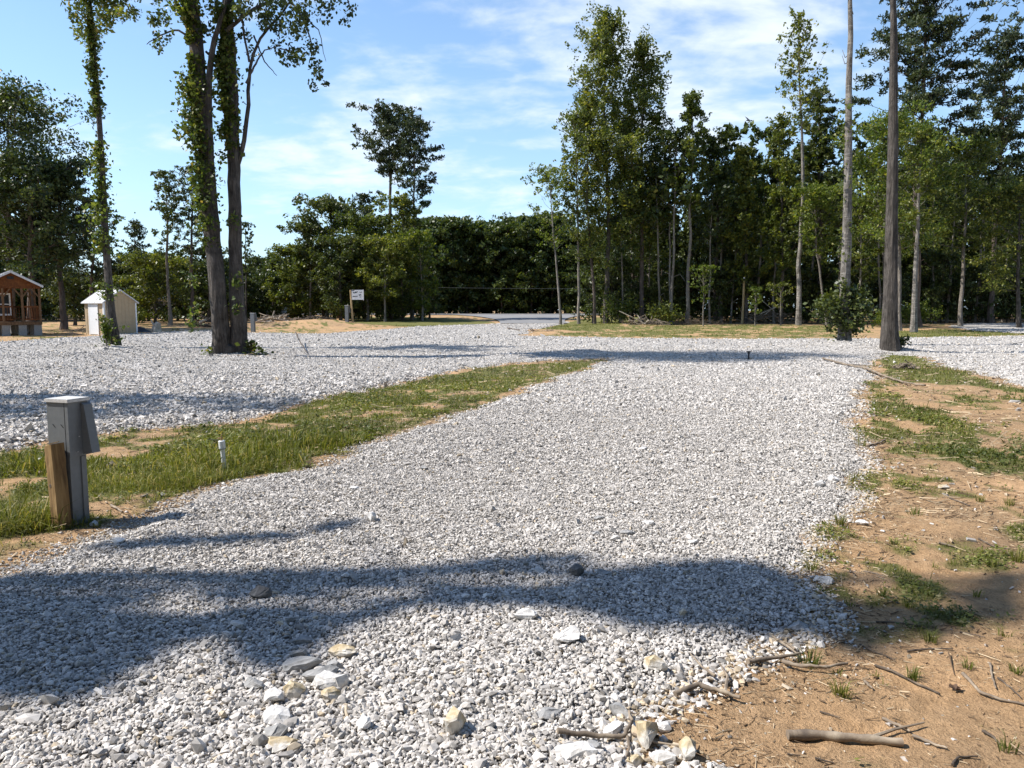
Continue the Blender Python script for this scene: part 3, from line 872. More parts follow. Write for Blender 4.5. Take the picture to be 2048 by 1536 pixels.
# --- three near standing trees on the left
def trunk_between(pxs, Y, z0):
    """centre line through picture columns (px, py) at distance Y, relative to the first"""
    p = [at(px, py, Y) for px, py in pxs]; x0 = p[0][0]
    return [(q[0] - x0, 0, q[2] - z0) for q in p]
YA = gp(230, 698)[1]
zA = sz(gp(232, 698)[0], YA)
tpA = trunk_between([(233, 698), (224, 640), (217, 560), (209, 450), (204, 330), (196, 200), (185, 60), (180, 0), (176, -90), (172, -170)], YA, zA); tpA[0] = (0, 0, 0)
tA = tree('vine_covered_tree', at(233, 698, YA)[0], YA, tpA[-1][2], r0=0.175, style='loose', cb=0.715, R=3.0, nbr=18, nleaf=8500, leaf=0.075, lm=L_VINE, bark=B_GREY,
     seed=3, vine=5200, trunk_pts=tpA, z=zA - 0.05, label='slim bare-trunked tree wrapped in leafy vines in front of the tan shed')
YB = gp(462, 716)[1]
zB = sz(gp(455, 716)[0], YB)
def twin():
    e = empty('twin_trunk_tree', (at(458, 716, YB)[0], YB, zB - 0.05))
    tag(e, 'large twin trunk tree with vines standing in the left gravel', 'tree')
    x0 = at(458, 716, YB)[0]
    mk = MB(); lv = MB(); vn = MB(); r_ = np.random.default_rng(44)
    def limb(pts, radii, sides=12, dy=0.0, rough=0.08):
        p = np.array([at(a, b, YB) for a, b in pts]); p[:, 0] -= x0; p[:, 2] -= zB; p[:, 1] = np.linspace(dy, dy * 1.2, len(p)) 
        f = np.linspace(0, 1, len(p)); g = np.linspace(0, 1, 46 if sides > 8 else 14)
        q = np.stack([np.interp(g, f, p[:, k]) for k in range(3)], -1); rr = np.interp(g, f, radii)
        q[1:, :2] += r_.normal(0, 0.012, (len(g) - 1, 2))
        mk.tube(q, rr, sides, 0, rough=rough if sides > 6 else 0, seed=int(abs(pts[0][0])))
        return q, rr
    k = YB / FPX
    La, ra = limb([(444, 722), (445, 690), (441, 620), (431, 500), (423, 420), (414, 300), (405, 200), (397, 100), (388, 20), (376, -60), (360, -260), (350, -640)],
                  np.array([23, 18.5, 16.5, 15, 14.5, 14, 13.5, 13, 12, 10, 7, 3]) * k, 16, -0.1)
    Lb, rb = limb([(478, 722), (475, 690), (472, 620), (468, 500), (466, 400), (463, 300), (459, 200), (455, 100), (452, 20), (450, -60), (452, -260), (460, -700)],
                  np.array([24, 17.5, 15, 12.5, 12, 12, 11.5, 11, 10, 9, 7, 3]) * k, 16, 0.15)
    mk.tube([(-0.1, 0, -0.05), (0.1, -.1, 0.35)], [0.50, 0.22], 14, 0, rough=0.12, seed=4)
    for pts, r1 in (([(425, 330), (422, 250), (424, 150), (432, 90), (446, 50), (458, 0), (470, -80)], 8), ([(470, 330), (484, 280), (492, 210), (494, 160), (496, 120), (520, 60), (560, 20), (600, -40)], 5),
                    ([(494, 165), (510, 130), (530, 100), (560, 90)], 2.5), ([(452, 60), (500, 20), (560, -10), (640, -30), (690, -20), (700, 10)], 4), ([(452, 0), (540, -40), (600, 20), (620, 70), (632, 110)], 3),
                    ([(600, 20), (640, 60), (650, 120)], 1.5), ([(405, 90), (360, 60), (330, 70), (300, 90)], 2.5), ([(412, 100), (440, 130), (470, 180), (475, 230)], 2.5), ([(498, 120), (486, 60), (480, 0), (490, -60)], 2.5),
                    ([(560, 95), (585, 100), (600, 130)], 1.2), ([(395, 60), (340, -20), (280, -60)], 4), ([(452, -60), (520, -120), (600, -140)], 5), ([(500, 60), (520, 110), (545, 140)], 2)):
        limb(pts, np.linspace(r1, r1 * 0.3, len(pts)) * k, 6, r_.uniform(-0.4, 0.4))
    # foliage of the drooping boughs
    cl = [(700, 15, 16, 45), (690, 40, 12, 30), (655, 0, 22, 70), (632, 100, 16, 70), (640, 150, 12, 45), (600, 70, 24, 120), (615, 35, 24, 110), (590, 30, 26, 150), (575, 85, 22, 110), (600, 120, 16, 60), (560, 20, 28, 160), (650, 160, 8, 22),
          (530, 40, 24, 120), (545, 75, 18, 60), (520, 10, 26, 120), (500, 30, 20, 90), (585, 130, 14, 50), (610, 150, 12, 40), (625, 120, 14, 60), (480, 20, 22, 90), (490, 90, 14, 40), (480, 60, 16, 60), (440, 20, 20, 90), (560, 55, 20, 70),
          (305, 85, 10, 26), (320, 75, 14, 55), (335, 60, 14, 60), (350, 55, 14, 40), (318, 98, 8, 12), (365, 90, 10, 24), (372, 30, 16, 50), (345, 40, 14, 30), (365, 15, 12, 40), (360, -10, 14, 40), (300, -20, 20, 60),
          (420, 60, 14, 50), (430, 110, 12, 40), (640, 20, 18, 50), (560, -30, 40, 240), (480, -60, 60, 420), (380, -120, 70, 500), (480, -180, 80, 600), (420, -260, 80, 600), (560, -130, 50, 300), (330, -70, 50, 260), (640, -40, 40, 200)]
    for _ in range(62):
        cl.append((r_.uniform(300, 560), r_.uniform(-760, -190), r_.uniform(45, 95), 420))
    C = []
    for px, py, rp, n_ in cl:
        c = at(px, py, YB); c[0] -= x0; c[2] -= zB; c[1] = r_.uniform(-1.0, 1.0) * (2.2 if py < -180 else 1)
        o_ = r_.normal(size=(int(n_ * 0.95), 3)); o_ = o_ / np.linalg.norm(o_, axis=1)[:, None] * (r_.random(len(o_)) ** 0.5)[:, None]
        C.append(c + o_ * rp * k * 1.05 * np.array([1, 1.3, 1.0]))
    C = np.concatenate(C)
    leaf_quads(lv, C, 0.062, r_, up=0.2, aspect=0.7, droop=-0.8)
    # vines up both stems
    for (L, rr, seed, side) in ((La, ra, 5, 1), (Lb, rb, 8, -1)):
        nv = 9500
        t = r_.random(nv); zz = np.interp(t, np.linspace(0, 1, len(L)), L[:, 2])
        g = fbm(zz * 0.7, zz * 0, seed, 3)
        keep = (zz > 4.0 + r_.normal(0, 1.2, nv)) & (g + 0.028 * zz + 0.25 * (fbm(zz * 3.0, zz * 0, seed + 4, 2) - 0.5) > 0.63); keep &= (zz > 0.5)
        t = t[keep]; zz = zz[keep]; nv = len(t)
        a_ = r_.normal(math.pi * 1.15, 1.05, nv)
        q = np.stack([np.interp(t, np.linspace(0, 1, len(L)), L[:, c]) for c in range(3)], -1); R_ = np.interp(t, np.linspace(0, 1, len(L)), rr)
        amp = np.clip(fbm(zz * 2.2, zz * 0 + 3, seed + 1, 2) * 2.2 - 0.5, 0.15, 2)
        R_ = R_ + np.abs(r_.normal(0, 0.20, nv)) * amp
        q += np.stack([np.cos(a_) * R_, np.sin(a_) * R_, r_.normal(0, 0.05, nv)], -1)
        leaf_quads(vn, q, 0.068, r_, up=0.3, aspect=0.75, droop=-0.6)
    for px, py in ((397, 620), (390, 640), (372, 150), (375, 190), (372, 220), (368, 270), (378, 255), (470, 440), (388, 560), (505, 690), (530, 705), (500, 715), (515, 698), (420, 718), (425, 700), (482, 560), (476, 610)):
        c = at(px, py, YB); c[0] -= x0; c[2] -= zB; c[1] = -0.25
        leaf_quads(vn, c + r_.normal(0, 0.13, (38, 3)), 0.065, r_, droop=-0.6, aspect=0.75)
    tr = mk.build('trunk', B_GREY, e); 
    lv.build('crown', L_OAK, e); vn.build('vine', L_VINE, e)
    return e
twin()

# --- two near stems on the right
YC = gp(1688, 692)[1]; zC = sz(gp(1688, 692)[0], YC)
tpC = trunk_between([(1688, 692), (1689, 640), (1690, 560), (1694, 470), (1696, 350), (1697, 250), (1698, 150), (1702, 60), (1700, 0), (1702, -120), (1706, -260)], YC, zC); tpC[0] = (0, 0, 0)
tree('pale_barked_tree', at(1688, 692, YC)[0], YC, tpC[-1][2], r0=0.24, style='loose', cb=0.80, R=3.2, nbr=14, nleaf=8000, leaf=0.10, lm=L_POPLAR, bark=B_PALE, seed=12, stubs=14,
     vine=500, trunk_pts=tpC, z=zC - 0.05, sides=14, label='straight pale ringed trunk rising from a leafy skirt on the gravel mound')
YD = gp(1781, 708)[1]; zD = sz(gp(1781, 708)[0], YD)
tpD = trunk_between([(1779, 708), (1778, 690), (1780, 640), (1782, 540), (1784, 420), (1786, 300), (1787, 150), (1788, 60), (1786, 0), (1790, -120), (1795, -280)], YD, zD); tpD[0] = (0, 0, 0)
tree('grey_barked_tree', at(1779, 708, YD)[0], YD, tpD[-1][2], r0=0.27, style='loose', cb=0.82, R=3.2, nbr=14, nleaf=8000, leaf=0.10, lm=L_POPLAR, bark=B_GREY, seed=13, stubs=3,
     trunk_pts=tpD, z=zD - 0.05, sides=14, label='tall grey brown trunk at the corner of the right grass, nearest on that side')

# --- standing trees at the wood's edge and beyond (base x, top y, distance, half width)
def T(*a, **k): return ptree(*a, **k)
T('young_tree', 1121, 335, 62, 46, 'leftmost thin pale-stemmed tree at the edge of the right wood', 'loose', topx=1098, cbpy=500, r0=0.10, nbr=26, nleaf=2600, leaf=0.14, lm=L_BRIGHT, bark=B_THIN, seed=21)
T('young_tree', 1158, 235, 63, 50, 'second thin stem from the left at the right wood edge, airy crown', 'loose', topx=1150, cbpy=520, r0=0.12, nbr=34, nleaf=4200, leaf=0.15, lm=L_POPLAR, bark=B_THIN, seed=22)
T('young_tree', 1189, 190, 63, 62, 'dark slim stem with wide open crown left of the tallest poplar', 'poplar', topx=1172, cbpy=540, r0=0.14, nbr=44, nleaf=7500, leaf=0.16, lm=L_POPLAR, bark=B_PINE, seed=23)
T('tall_poplar', 1212, 28, 64, 92, 'tallest pointed poplar at the left end of the right wood, vine up its stem', 'poplar', topx=1209, cbpy=470, r0=0.22, nbr=85, nleaf=20000, leaf=0.17, lm=L_POPLAR, seed=24, vine=1200)
T('tall_poplar', 1283, 76, 65, 78, 'second tall poplar, just right of the tallest one', 'poplar', topx=1287, cbpy=520, r0=0.20, nbr=80, nleaf=17000, leaf=0.17, lm=L_POPLAR, bark=B_PINE, seed=25)
T('pine_tree', 1263, 250, 68, 66, 'dark tree filling the gap behind the two tall poplars', 'oak', cbpy=600, r0=0.2, nbr=50, nleaf=9000, leaf=0.17, lm=L_OAK, bark=B_PINE, seed=26)
T('slender_tree', 1374, 182, 63, 46, 'pointed small-crowned tree on a leaning bare stem in the right wood', 'poplar', topx=1382, cbpy=420, r0=0.16, nbr=50, nleaf=8000, leaf=0.16, lm=L_POPLAR, bark=B_THIN, seed=27)
T('cedar_tree', 1432, 268, 66, 72, 'broad dark cedar right of the pointed small-crowned tree', 'cone', topx=1428, cbpy=590, r0=0.2, nbr=80, nleaf=18000, leaf=0.14, lm=L_OAK, bark=B_PINE, seed=28)
T('broadleaf_tree', 1492, 286, 64, 52, 'round green tree between the dark cedar and the sparse-topped tree', 'poplar', cbpy=600, r0=0.15, nbr=60, nleaf=12000, leaf=0.16, lm=L_POPLAR, seed=29)
T('sparse_topped_tree', 1597, 18, 60, 52, 'pale-stemmed tree with a sparse see-through pointed top', 'poplar', topx=1596, cbpy=260, r0=0.20, nbr=50, nleaf=2100, leaf=0.19, lm=L_POPLAR, bark=B_PALE, seed=30)
T('broadleaf_tree', 1562, 235, 62, 52, 'leafy tree hugging the left side of the sparse-topped tree', 'poplar', cbpy=560, r0=0.15, nbr=60, nleaf=11000, leaf=0.16, lm=L_POPLAR, seed=31)
T('pine_tree', 1640, 165, 66, 62, 'dense dark pine right behind the sparse-topped tree', 'cone', topx=1636, cbpy=470, r0=0.2, nbr=80, nleaf=17000, leaf=0.15, lm=L_OAK, bark=B_PINE, seed=32)
T('large_pine', 1836, -60, 56, 112, 'tallest broad pine behind the two near right trunks', 'pine', topx=1852, cbpy=330, r0=0.27, nbr=60, nleaf=26000, leaf=0.27, lm=L_PINE, bark=B_PINE, seed=33, stubs=4)
T('large_pine', 1982, 58, 64, 82, 'dark pine rising at the right edge of the photo', 'pine', topx=2014, cbpy=420, r0=0.24, nbr=52, nleaf=20000, leaf=0.27, lm=L_PINE, bark=B_PINE, seed=34, stubs=4)
T('maple_tree', 1800, 245, 50, 92, 'yellow-green maple crown showing either side of the grey trunk', 'oak', topx=1790, cbpy=500, r0=0.15, nbr=50, nleaf=12000, leaf=0.13, lm=L_BRIGHT, bark=B_THIN, seed=35)
T('pale_stemmed_tree', 1829, 270, 48, 50, 'smooth pale stem right of the grey trunk with leaves high up', 'loose', topx=1842, cbpy=460, r0=0.19, nbr=24, nleaf=3600, leaf=0.12, lm=L_POPLAR, bark=B_PALE, seed=36)
T('pale_stemmed_tree', 1922, 290, 57, 66, 'grey stem with a rounded green crown left of the right edge pine', 'oak', topx=1935, cbpy=500, r0=0.16, nbr=44, nleaf=9000, leaf=0.14, lm=L_POPLAR, bark=B_THIN, seed=37)
T('broadleaf_tree', 2040, 380, 55, 80, 'low leafy tree cut off by the right edge of the photo', 'oak', cbpy=590, r0=0.16, nbr=40, nleaf=9000, leaf=0.14, lm=L_POPLAR, seed=38)
T('young_tree', 1655, 380, 58, 56, 'bright leafy young tree just left of the pale ringed trunk', 'loose', topx=1625, cbpy=520, r0=0.09, nbr=34, nleaf=6500, leaf=0.13, lm=L_BRIGHT, bark=B_THIN, seed=39)
T('young_tree', 1722, 400, 55, 46, 'leafy young tree between the two near right trunks', 'loose', cbpy=570, r0=0.09, nbr=30, nleaf=5200, leaf=0.13, lm=L_POPLAR, bark=B_THIN, seed=40)
T('sapling', 1407, 535, 58, 26, 'small sunlit sapling in front of the dark right wood', 'loose', cbpy=610, r0=0.05, nbr=16, nleaf=900, leaf=0.12, lm=L_BRIGHT, bark=B_THIN, seed=41)
T('sapling', 1511, 578, 57, 22, 'small sapling between the bare pole and the brush pile', 'loose', cbpy=630, r0=0.04, nbr=12, nleaf=500, leaf=0.12, lm=L_BRIGHT, bark=B_THIN, seed=42)
T('sapling', 1562, 570, 57, 26, 'thin sapling just left of the sparse-topped tree stem', 'loose', cbpy=625, r0=0.04, nbr=12, nleaf=600, leaf=0.12, lm=L_POPLAR, bark=B_THIN, seed=43)
# middle group
T('tall_pine', 779, 218, 76, 62, 'tall rounded pine standing clear of the middle trees', 'pine', topx=778, cbpy=345, r0=0.28, nbr=40, nleaf=9500, leaf=0.30, lm=L_PINE, bark=B_PINE, seed=51, stubs=5, low=0)
T('tall_pine', 824, 236, 74, 52, 'thin-stemmed pine leaning against the taller rounded pine', 'pine', topx=832, cbpy=410, r0=0.17, nbr=34, nleaf=7000, leaf=0.28, lm=L_PINE, bark=B_THIN, seed=52)
T('small_pine', 728, 385, 78, 36, 'small pointed pine left of the two tall middle pines', 'pine', cbpy=560, r0=0.14, nbr=44, nleaf=8000, leaf=0.24, lm=L_PINE, bark=B_PINE, seed=53)
T('broadleaf_tree', 655, 406, 74, 62, 'rugged open-crowned tree left of the small pointed pine', 'oak', topx=662, cbpy=560, r0=0.16, nbr=50, nleaf=9500, leaf=0.20, lm=L_OAK, bark=B_THIN, seed=54)
T('broadleaf_tree', 622, 455, 72, 40, 'shorter tree on a pale stem at the left of the middle group', 'oak', topx=618, cbpy=590, r0=0.12, nbr=36, nleaf=5500, leaf=0.18, lm=L_OAK, bark=B_THIN, seed=55)
T('broadleaf_tree', 735, 440, 72, 58, 'light green willowy tree in the middle group behind the sign', 'loose', cbpy=600, r0=0.13, nbr=50, nleaf=12000, leaf=0.16, lm=L_POPLAR, bark=B_THIN, seed=56)
T('broadleaf_tree', 806, 400, 73, 46, 'leafy tree at the foot of the two tall middle pines', 'oak', cbpy=620, r0=0.13, nbr=40, nleaf=9000, leaf=0.17, lm=L_POPLAR, bark=B_PINE, seed=57)
T('broadleaf_tree', 845, 470, 71, 40, 'yellow-green young tree at the right end of the middle group', 'loose', topx=838, cbpy=620, r0=0.09, nbr=36, nleaf=5500, leaf=0.16, lm=L_BRIGHT, bark=B_THIN, seed=58)
T('broadleaf_tree', 588, 500, 73, 50, 'low rounded tree right of the twin trunks above the log pile', 'oak', cbpy=640, r0=0.13, nbr=40, nleaf=9000, leaf=0.17, lm=L_POPLAR, seed=59)
T('broadleaf_tree', 682, 480, 70, 50, 'broad leafy tree just behind the white sign', 'oak', cbpy=640, r0=0.13, nbr=44, nleaf=9500, leaf=0.17, lm=L_OAK, seed=60)
T('broadleaf_tree', 770, 480, 69, 50, 'leafy tree right of the white sign, stems showing below', 'oak', cbpy=600, r0=0.10, nbr=44, nleaf=8500, leaf=0.16, lm=L_POPLAR, bark=B_THIN, seed=61)
# left group
T('large_oak', 18, 205, 52, 120, 'biggest dark oak, cut by the left edge above the cabin', 'oak', cbpy=480, r0=0.30, nbr=66, nleaf=16000, leaf=0.17, lm=L_OAK, bark=B_PINE, seed=71)
T('large_oak', 60, 330, 50, 95, 'lower dark spreading tree right behind the cabin roof', 'oak', cbpy=560, r0=0.26, nbr=50, nleaf=12000, leaf=0.16, lm=L_OAK, bark=B_PINE, seed=72)
T('pine_tree', 127, 330, 52, 78, 'dark pine with drooping boughs between the cabin and the shed', 'pine', topx=112, cbpy=520, r0=0.22, nbr=60, nleaf=16000, leaf=0.22, lm=L_PINE, bark=B_PINE, seed=73)
T('pine_tree', 178, 400, 58, 50, 'thin-foliaged pine behind the shed roof', 'pine', topx=190, cbpy=560, r0=0.15, nbr=44, nleaf=6500, leaf=0.22, lm=L_PINE, bark=B_PINE, seed=74)
T('small_pine', 270, 440, 64, 26, 'narrow pointed pine just right of the shed', 'pine', cbpy=600, r0=0.11, nbr=40, nleaf=4500, leaf=0.2, lm=L_PINE, bark=B_PINE, seed=75)
T('slender_tree', 340, 348, 60, 38, 'slender crooked tree with loose leaves midway between shed and twin trunks', 'loose', topx=330, cbpy=520, r0=0.15, nbr=26, nleaf=2600, leaf=0.15, lm=L_OAK, bark=B_THIN, seed=76)
T('pine_tree', 386, 330, 62, 40, 'pine half hidden by the left twin trunk', 'pine', topx=384, cbpy=500, r0=0.16, nbr=40, nleaf=5500, leaf=0.2, lm=L_PINE, bark=B_PINE, seed=77)
T('broadleaf_tree', 310, 520, 62, 60, 'soft green tree behind the stump right of the shed', 'oak', cbpy=640, r0=0.12, nbr=44, nleaf=9000, leaf=0.15, lm=L_POPLAR, seed=78)
T('broadleaf_tree', 250, 560, 66, 40, 'low green tree behind the right corner of the shed', 'oak', cbpy=640, r0=0.12, nbr=34, nleaf=6000, leaf=0.15, lm=L_POPLAR, seed=79)
T('broadleaf_tree', 418, 500, 66, 44, 'dark tree seen behind the left twin trunk', 'oak', cbpy=620, r0=0.12, nbr=34, nleaf=6000, leaf=0.16, lm=L_OAK, seed=80)
T('slender_tree', 492, 445, 70, 18, 'little tuft-topped tree showing right of the twin trunks', 'loose', cbpy=560, r0=0.09, nbr=20, nleaf=1200, leaf=0.15, lm=L_OAK, seed=81)
T('broadleaf_tree', 528, 520, 84, 36, 'rounded tree at the gap right of the twin trunks', 'oak', cbpy=600, r0=0.12, nbr=34, nleaf=5000, leaf=0.18, lm=L_OAK, seed=82)
T('broadleaf_tree', 150, 560, 60, 50, 'low dark tree between the cabin and the shed', 'oak', cbpy=630, r0=0.12, nbr=34, nleaf=5500, leaf=0.15, lm=L_OAK, seed=83)

# --- the woods: copies of a few trees
def wood(protos, spots, label, group):
    used = set(); r_ = np.random.default_rng(len(spots) * 7 + 1)
    for (px, Y, top_py) in spots:
        k = r_.integers(0, len(protos)); p, H0 = protos[k]
        o = p if k not in used else copy_tree(p)
        used.add(k)
        zb = float(base_h(0, Y)); H = at(px, top_py, Y)[2] - zb
        o.location = (at(px, 640, Y)[0], Y, zb - 0.1); s_ = H / H0
        o.scale = (s_ * r_.uniform(0.9, 1.15), s_ * r_.uniform(0.9, 1.15), s_); o.rotation_euler = (0, 0, r_.uniform(0, 6.28))
        tag(o, label, 'tree', group)
    for k, (p, H0) in enumerate(protos):
        if k not in used:
            for c in list(p.children): bpy.data.objects.remove(c)
            bpy.data.objects.remove(p)
def protos(n, s0, H, R, lm, cb, nl, leaf, style='oak', nm='forest_tree', low=8, bark=None, r0=0.16):
    return [(tree(nm, 0, 0, H, (random.uniform(-.5, .5), 0), r0, style, cb, R, 52, nl, leaf, lm, bark or B_PINE, s0 + i_, tubes=True, z=0, low=low), H) for i_ in range(n)]
rw = np.random.default_rng(99)
# far dark wood over the asphalt road
sp = []
for row, (Y, dx) in enumerate(((110, 34), (116, 32), (124, 34))):
    for px in np.arange(520 + row * 13, 1340, dx):
        top = np.interp(px, [500, 600, 850, 880, 930, 1000, 1060, 1090, 1130, 1200, 1340], [540, 530, 460, 450, 470, 462, 445, 435, 480, 480, 470]) + rw.normal(0, 11) + (8 if row else 0)
        sp.append((px + rw.normal(0, 7), Y + rw.normal(0, 1.5), top))
wood(protos(5, 300, 14, 4.2, L_FOREST, 0.16, 8500, 0.25, low=16), sp, 'dark broadleaf tree in the solid wood beyond the asphalt road', 'trees of the far dark wood')
# right wood interior
sp = []
for row, (Y, dx) in enumerate(((70, 66), (76, 52), (84, 50), (92, 52))):
    for px in np.arange(1235 + row * 11, 2330, dx):
        top = np.interp(px, [1230, 1300, 1400, 1500, 1560, 1680, 1720, 1800, 2050, 2300], [440, 420, 385, 385, 380, 390, 420, 390, 360, 350]) + rw.normal(0, 28) + (0 if row else 25)
        sp.append((px + rw.normal(0, 12), Y + rw.normal(0, 1.5), top))
wood(protos(3, 320, 15, 2.7, L_FOREST, 0.22, 9000, 0.18, low=14) + protos(3, 324, 16, 2.5, L_FOREST, 0.2, 9500, 0.17, style='poplar', low=10) + protos(2, 328, 16, 2.6, L_OAK, 0.2, 9500, 0.16, style='cone', low=8), sp, 'dark dense tree inside the right wood behind its edge trees', 'trees deep in the right wood')
# low understorey along the right wood edge
sp = []
for px in np.arange(1195, 2300, 30):
    sp.append((px + rw.normal(0, 8), 66.5 + rw.normal(0, 1.2), 545 + rw.normal(0, 22)))
wood(protos(4, 340, 5, 1.7, L_OAK, 0.12, 2600, 0.12, low=10, r0=0.05, nm='undergrowth_tree'), sp, 'low leafy undergrowth tree at the foot of the right wood', 'undergrowth of the right wood')
# bare slim stems inside the wood edge
def stem_proto(i_):
    return (tree('thin_tree', 0, 0, 12, (random.uniform(-.8, .8), 0), 0.085, 'loose', 0.6, 1.8, 16, 900, 0.16, L_FOREST, B_THIN, 360 + i_, z=0, low=0, stubs=4), 12)
sp = [(px, 65 + rw.normal(0, 1.5), 330 + rw.normal(0, 50)) for px in (1245, 1300, 1320, 1342, 1345, 1420, 1443, 1462, 1510, 1548, 1612, 1668, 1672, 1762, 1770, 1870, 1893, 1950, 1965, 2005, 2030)]
wood([stem_proto(i_) for i_ in range(4)], sp, 'thin grey stem standing in the shade of the right wood', 'thin stems in the right wood')
# left background wood
sp = []
for row, (Y, dx) in enumerate(((72, 48), (80, 44))):
    for px in np.arange(-330 + row * 13, 560, dx):
        top = np.interp(px, [-330, 0, 100, 200, 300, 400, 470, 500, 560], [430, 470, 520, 560, 530, 520, 540, 575, 540]) + rw.normal(0, 14)
        sp.append((px + rw.normal(0, 9), Y + rw.normal(0, 1.5), top))
wood(protos(4, 370, 8, 3.0, L_FOREST, 0.15, 5500, 0.18, low=12), sp, 'dark low tree in the background wood on the left', 'trees of the left background wood')
# middle understorey
sp = []
for px in np.arange(560, 870, 27):
    sp.append((px + rw.normal(0, 6), 79 + rw.normal(0, 2), 520 + rw.normal(0, 22)))
wood(protos(2, 380, 7, 2.2, L_FOREST, 0.15, 5200, 0.15, low=12) + protos(3, 383, 7.5, 1.9, L_OAK, 0.15, 5200, 0.14, style='poplar', low=8), sp, 'dark leafy tree filling in behind the middle pines', 'filler trees behind the middle pines')
sp = [(px, 72.5, 590 + rw.normal(0, 10)) for px in (590, 625, 668, 730, 762, 800, 842)]
wood(protos(3, 390, 3, 1.3, L_POPLAR, 0.12, 1500, 0.11, low=10, r0=0.03, nm='bush'), sp, 'low green bush along the foot of the middle trees', 'bushes under the middle trees')

# unseen trees added behind and beside the camera to cut the sky light
sp = []
def ring_spots():
    r_ = np.random.default_rng(4); L = []
    for k in range(15): L.append((-22 + k * 4.6 + r_.normal(0, 1), -9 + r_.normal(0, 1.6) - 2 * (k % 2), 15 + r_.normal(0, 1.5)))
    for k in range(5): L.append((25 + r_.normal(0, 1.2), -4 + k * 4.6, 14 + r_.normal(0, 1.5)))
    return L
RP = [tree('sky_block_tree', 0, 0, 15, (0.3, 0), 0.2, 'oak', 0.25, 4.2, 44, 7000, 0.26, L_FOREST, B_GREY, 395 + i_, z=0, low=14) for i_ in range(3)]
for k, (x_, y_, h_) in enumerate(ring_spots()):
    o = RP[k] if k < 3 else copy_tree(RP[k % 3])
    o.location = (x_, y_, float(ground_z([x_], [y_])[0]) - 0.1); o.scale = (h_ / 15,) * 3; o.rotation_euler = (0, 0, k * 1.7)
    tag(o, 'unseen broadleaf tree added round the viewpoint to cut the sky light', 'tree', 'unseen trees added to cut the sky light')

# bushes
def bush(px, py, hw, h_px, label, lm=L_POPLAR, n=1800, leaf=0.07, seed=0, Yo=0):
    g = gp(px, py); Y = g[1] + Yo; R = hw / FPX * Y; H = h_px / FPX * Y
    r_ = np.random.default_rng(seed + 600); z = sz(g[0], Y)
    e = empty('bush', (g[0], Y, z)); tag(e, label, 'bush')
    st = MB(); lv = MB(); C = []
    for k in range(16):
        a_ = r_.uniform(0, 6.28); rr = R * r_.uniform(0.3, 1); hh = H * r_.uniform(0.45, 1.0)
        tip = np.array([math.cos(a_) * rr, math.sin(a_) * rr * .8, hh])
        st.tube(np.array([(0, 0, 0), tip * [0.4, 0.4, 0.6], tip]), [0.02, 0.012, 0.004], 4, 0)
        for t_ in (0.45, 0.65, 0.85, 1.0):
            C.append(tip * [t_, t_, t_ ** .8] + r_.normal(0, 0.2, (n // 64, 3)) * R * 0.7)
    C = np.concatenate(C); C[:, 2] = np.abs(C[:, 2])
    leaf_quads(lv, C, leaf, r_, up=0.3, aspect=0.6)
    st.build('stem', B_THIN, e); lv.build('foliage', lm, e); return e
bush(1834, 652, 46, 46, 'sunny green bush at the foot of the smooth pale stem', L_BRIGHT, 2400, 0.08, 1)
bush(1786, 706, 20, 22, 'small dark weed clump at the base of the grey trunk', L_OAK, 500, 0.05, 2, -0.4)
bush(222, 700, 13, 66, 'green leafy sprout at the base of the vine-covered tree', L_BRIGHT, 800, 0.05, 3, -0.3)
bush(1240, 648, 36, 60, 'tangled green bush at the base of the tallest poplar', L_POPLAR, 1600, 0.09, 4)
bush(1775, 655, 34, 34, 'yellow-green bush left of the grey trunk beyond the road', L_BRIGHT, 1200, 0.08, 5)
bush(1330, 650, 40, 40, 'low scrubby bush in front of the right wood', L_POPLAR, 1200, 0.09, 6)
bush(505, 716, 12, 26, 'little weedy sprig right of the twin trunks', L_OAK, 160, 0.045, 7, -0.2)
# leafy skirt on the pale trunk
gS = gp(1688, 692)
e = empty('skirt_shrub', (gS[0], gS[1] - 0.1, sz(gS[0], gS[1] - 0.1))); tag(e, 'dark maple-leaved shrub growing round the pale ringed trunk', 'shrub')
r_ = np.random.default_rng(5); lv = MB(); st = MB(); C = []
k_ = YC / FPX
for (px, py, rp, n_) in ((1640, 610, 22, 300), (1660, 600, 20, 260), (1700, 590, 24, 380), (1722, 598, 20, 260), (1650, 630, 26, 420), (1690, 620, 30, 620), (1725, 625, 26, 420), (1700, 645, 28, 460), (1680, 640, 20, 240), (1722, 658, 14, 120), (1745, 610, 14, 90),
                         (1645, 600, 14, 80), (1668, 575, 12, 60), (1736, 640, 16, 120), (1662, 648, 12, 60), (1740, 590, 10, 40), (1615, 625, 10, 40)):
    px = 1688 + (px - 1688) * 0.68; n_ = int(n_ * 0.8)
    c = at(px, py, YC - 0.1) - np.array([gS[0], gS[1] - 0.1, sz(gS[0], gS[1] - 0.1)])
    c = c + r_.normal(0, 0.10, 3); C.append(c + r_.normal(0, 0.62, (int(n_ * 0.55), 3)) * rp * k_ * np.array([1.1, 1.2, 0.7]))
    for _q in range(3):
        C.append(c + r_.normal(0, 0.22, 3) + r_.normal(0, 0.10, (20, 3)))
    c[2] = max(c[2], 0.2)
    st.tube(np.array([(0.0, -0.2, 0.15), c * [0.5, 0.5, 0.7], c]), [0.02, 0.012, 0.005], 4, 0)
leaf_quads(lv, np.concatenate(C), 0.075, r_, up=0.35, aspect=0.8)
st.build('stem', B_THIN, e); lv.build('foliage', L_OAK, e)

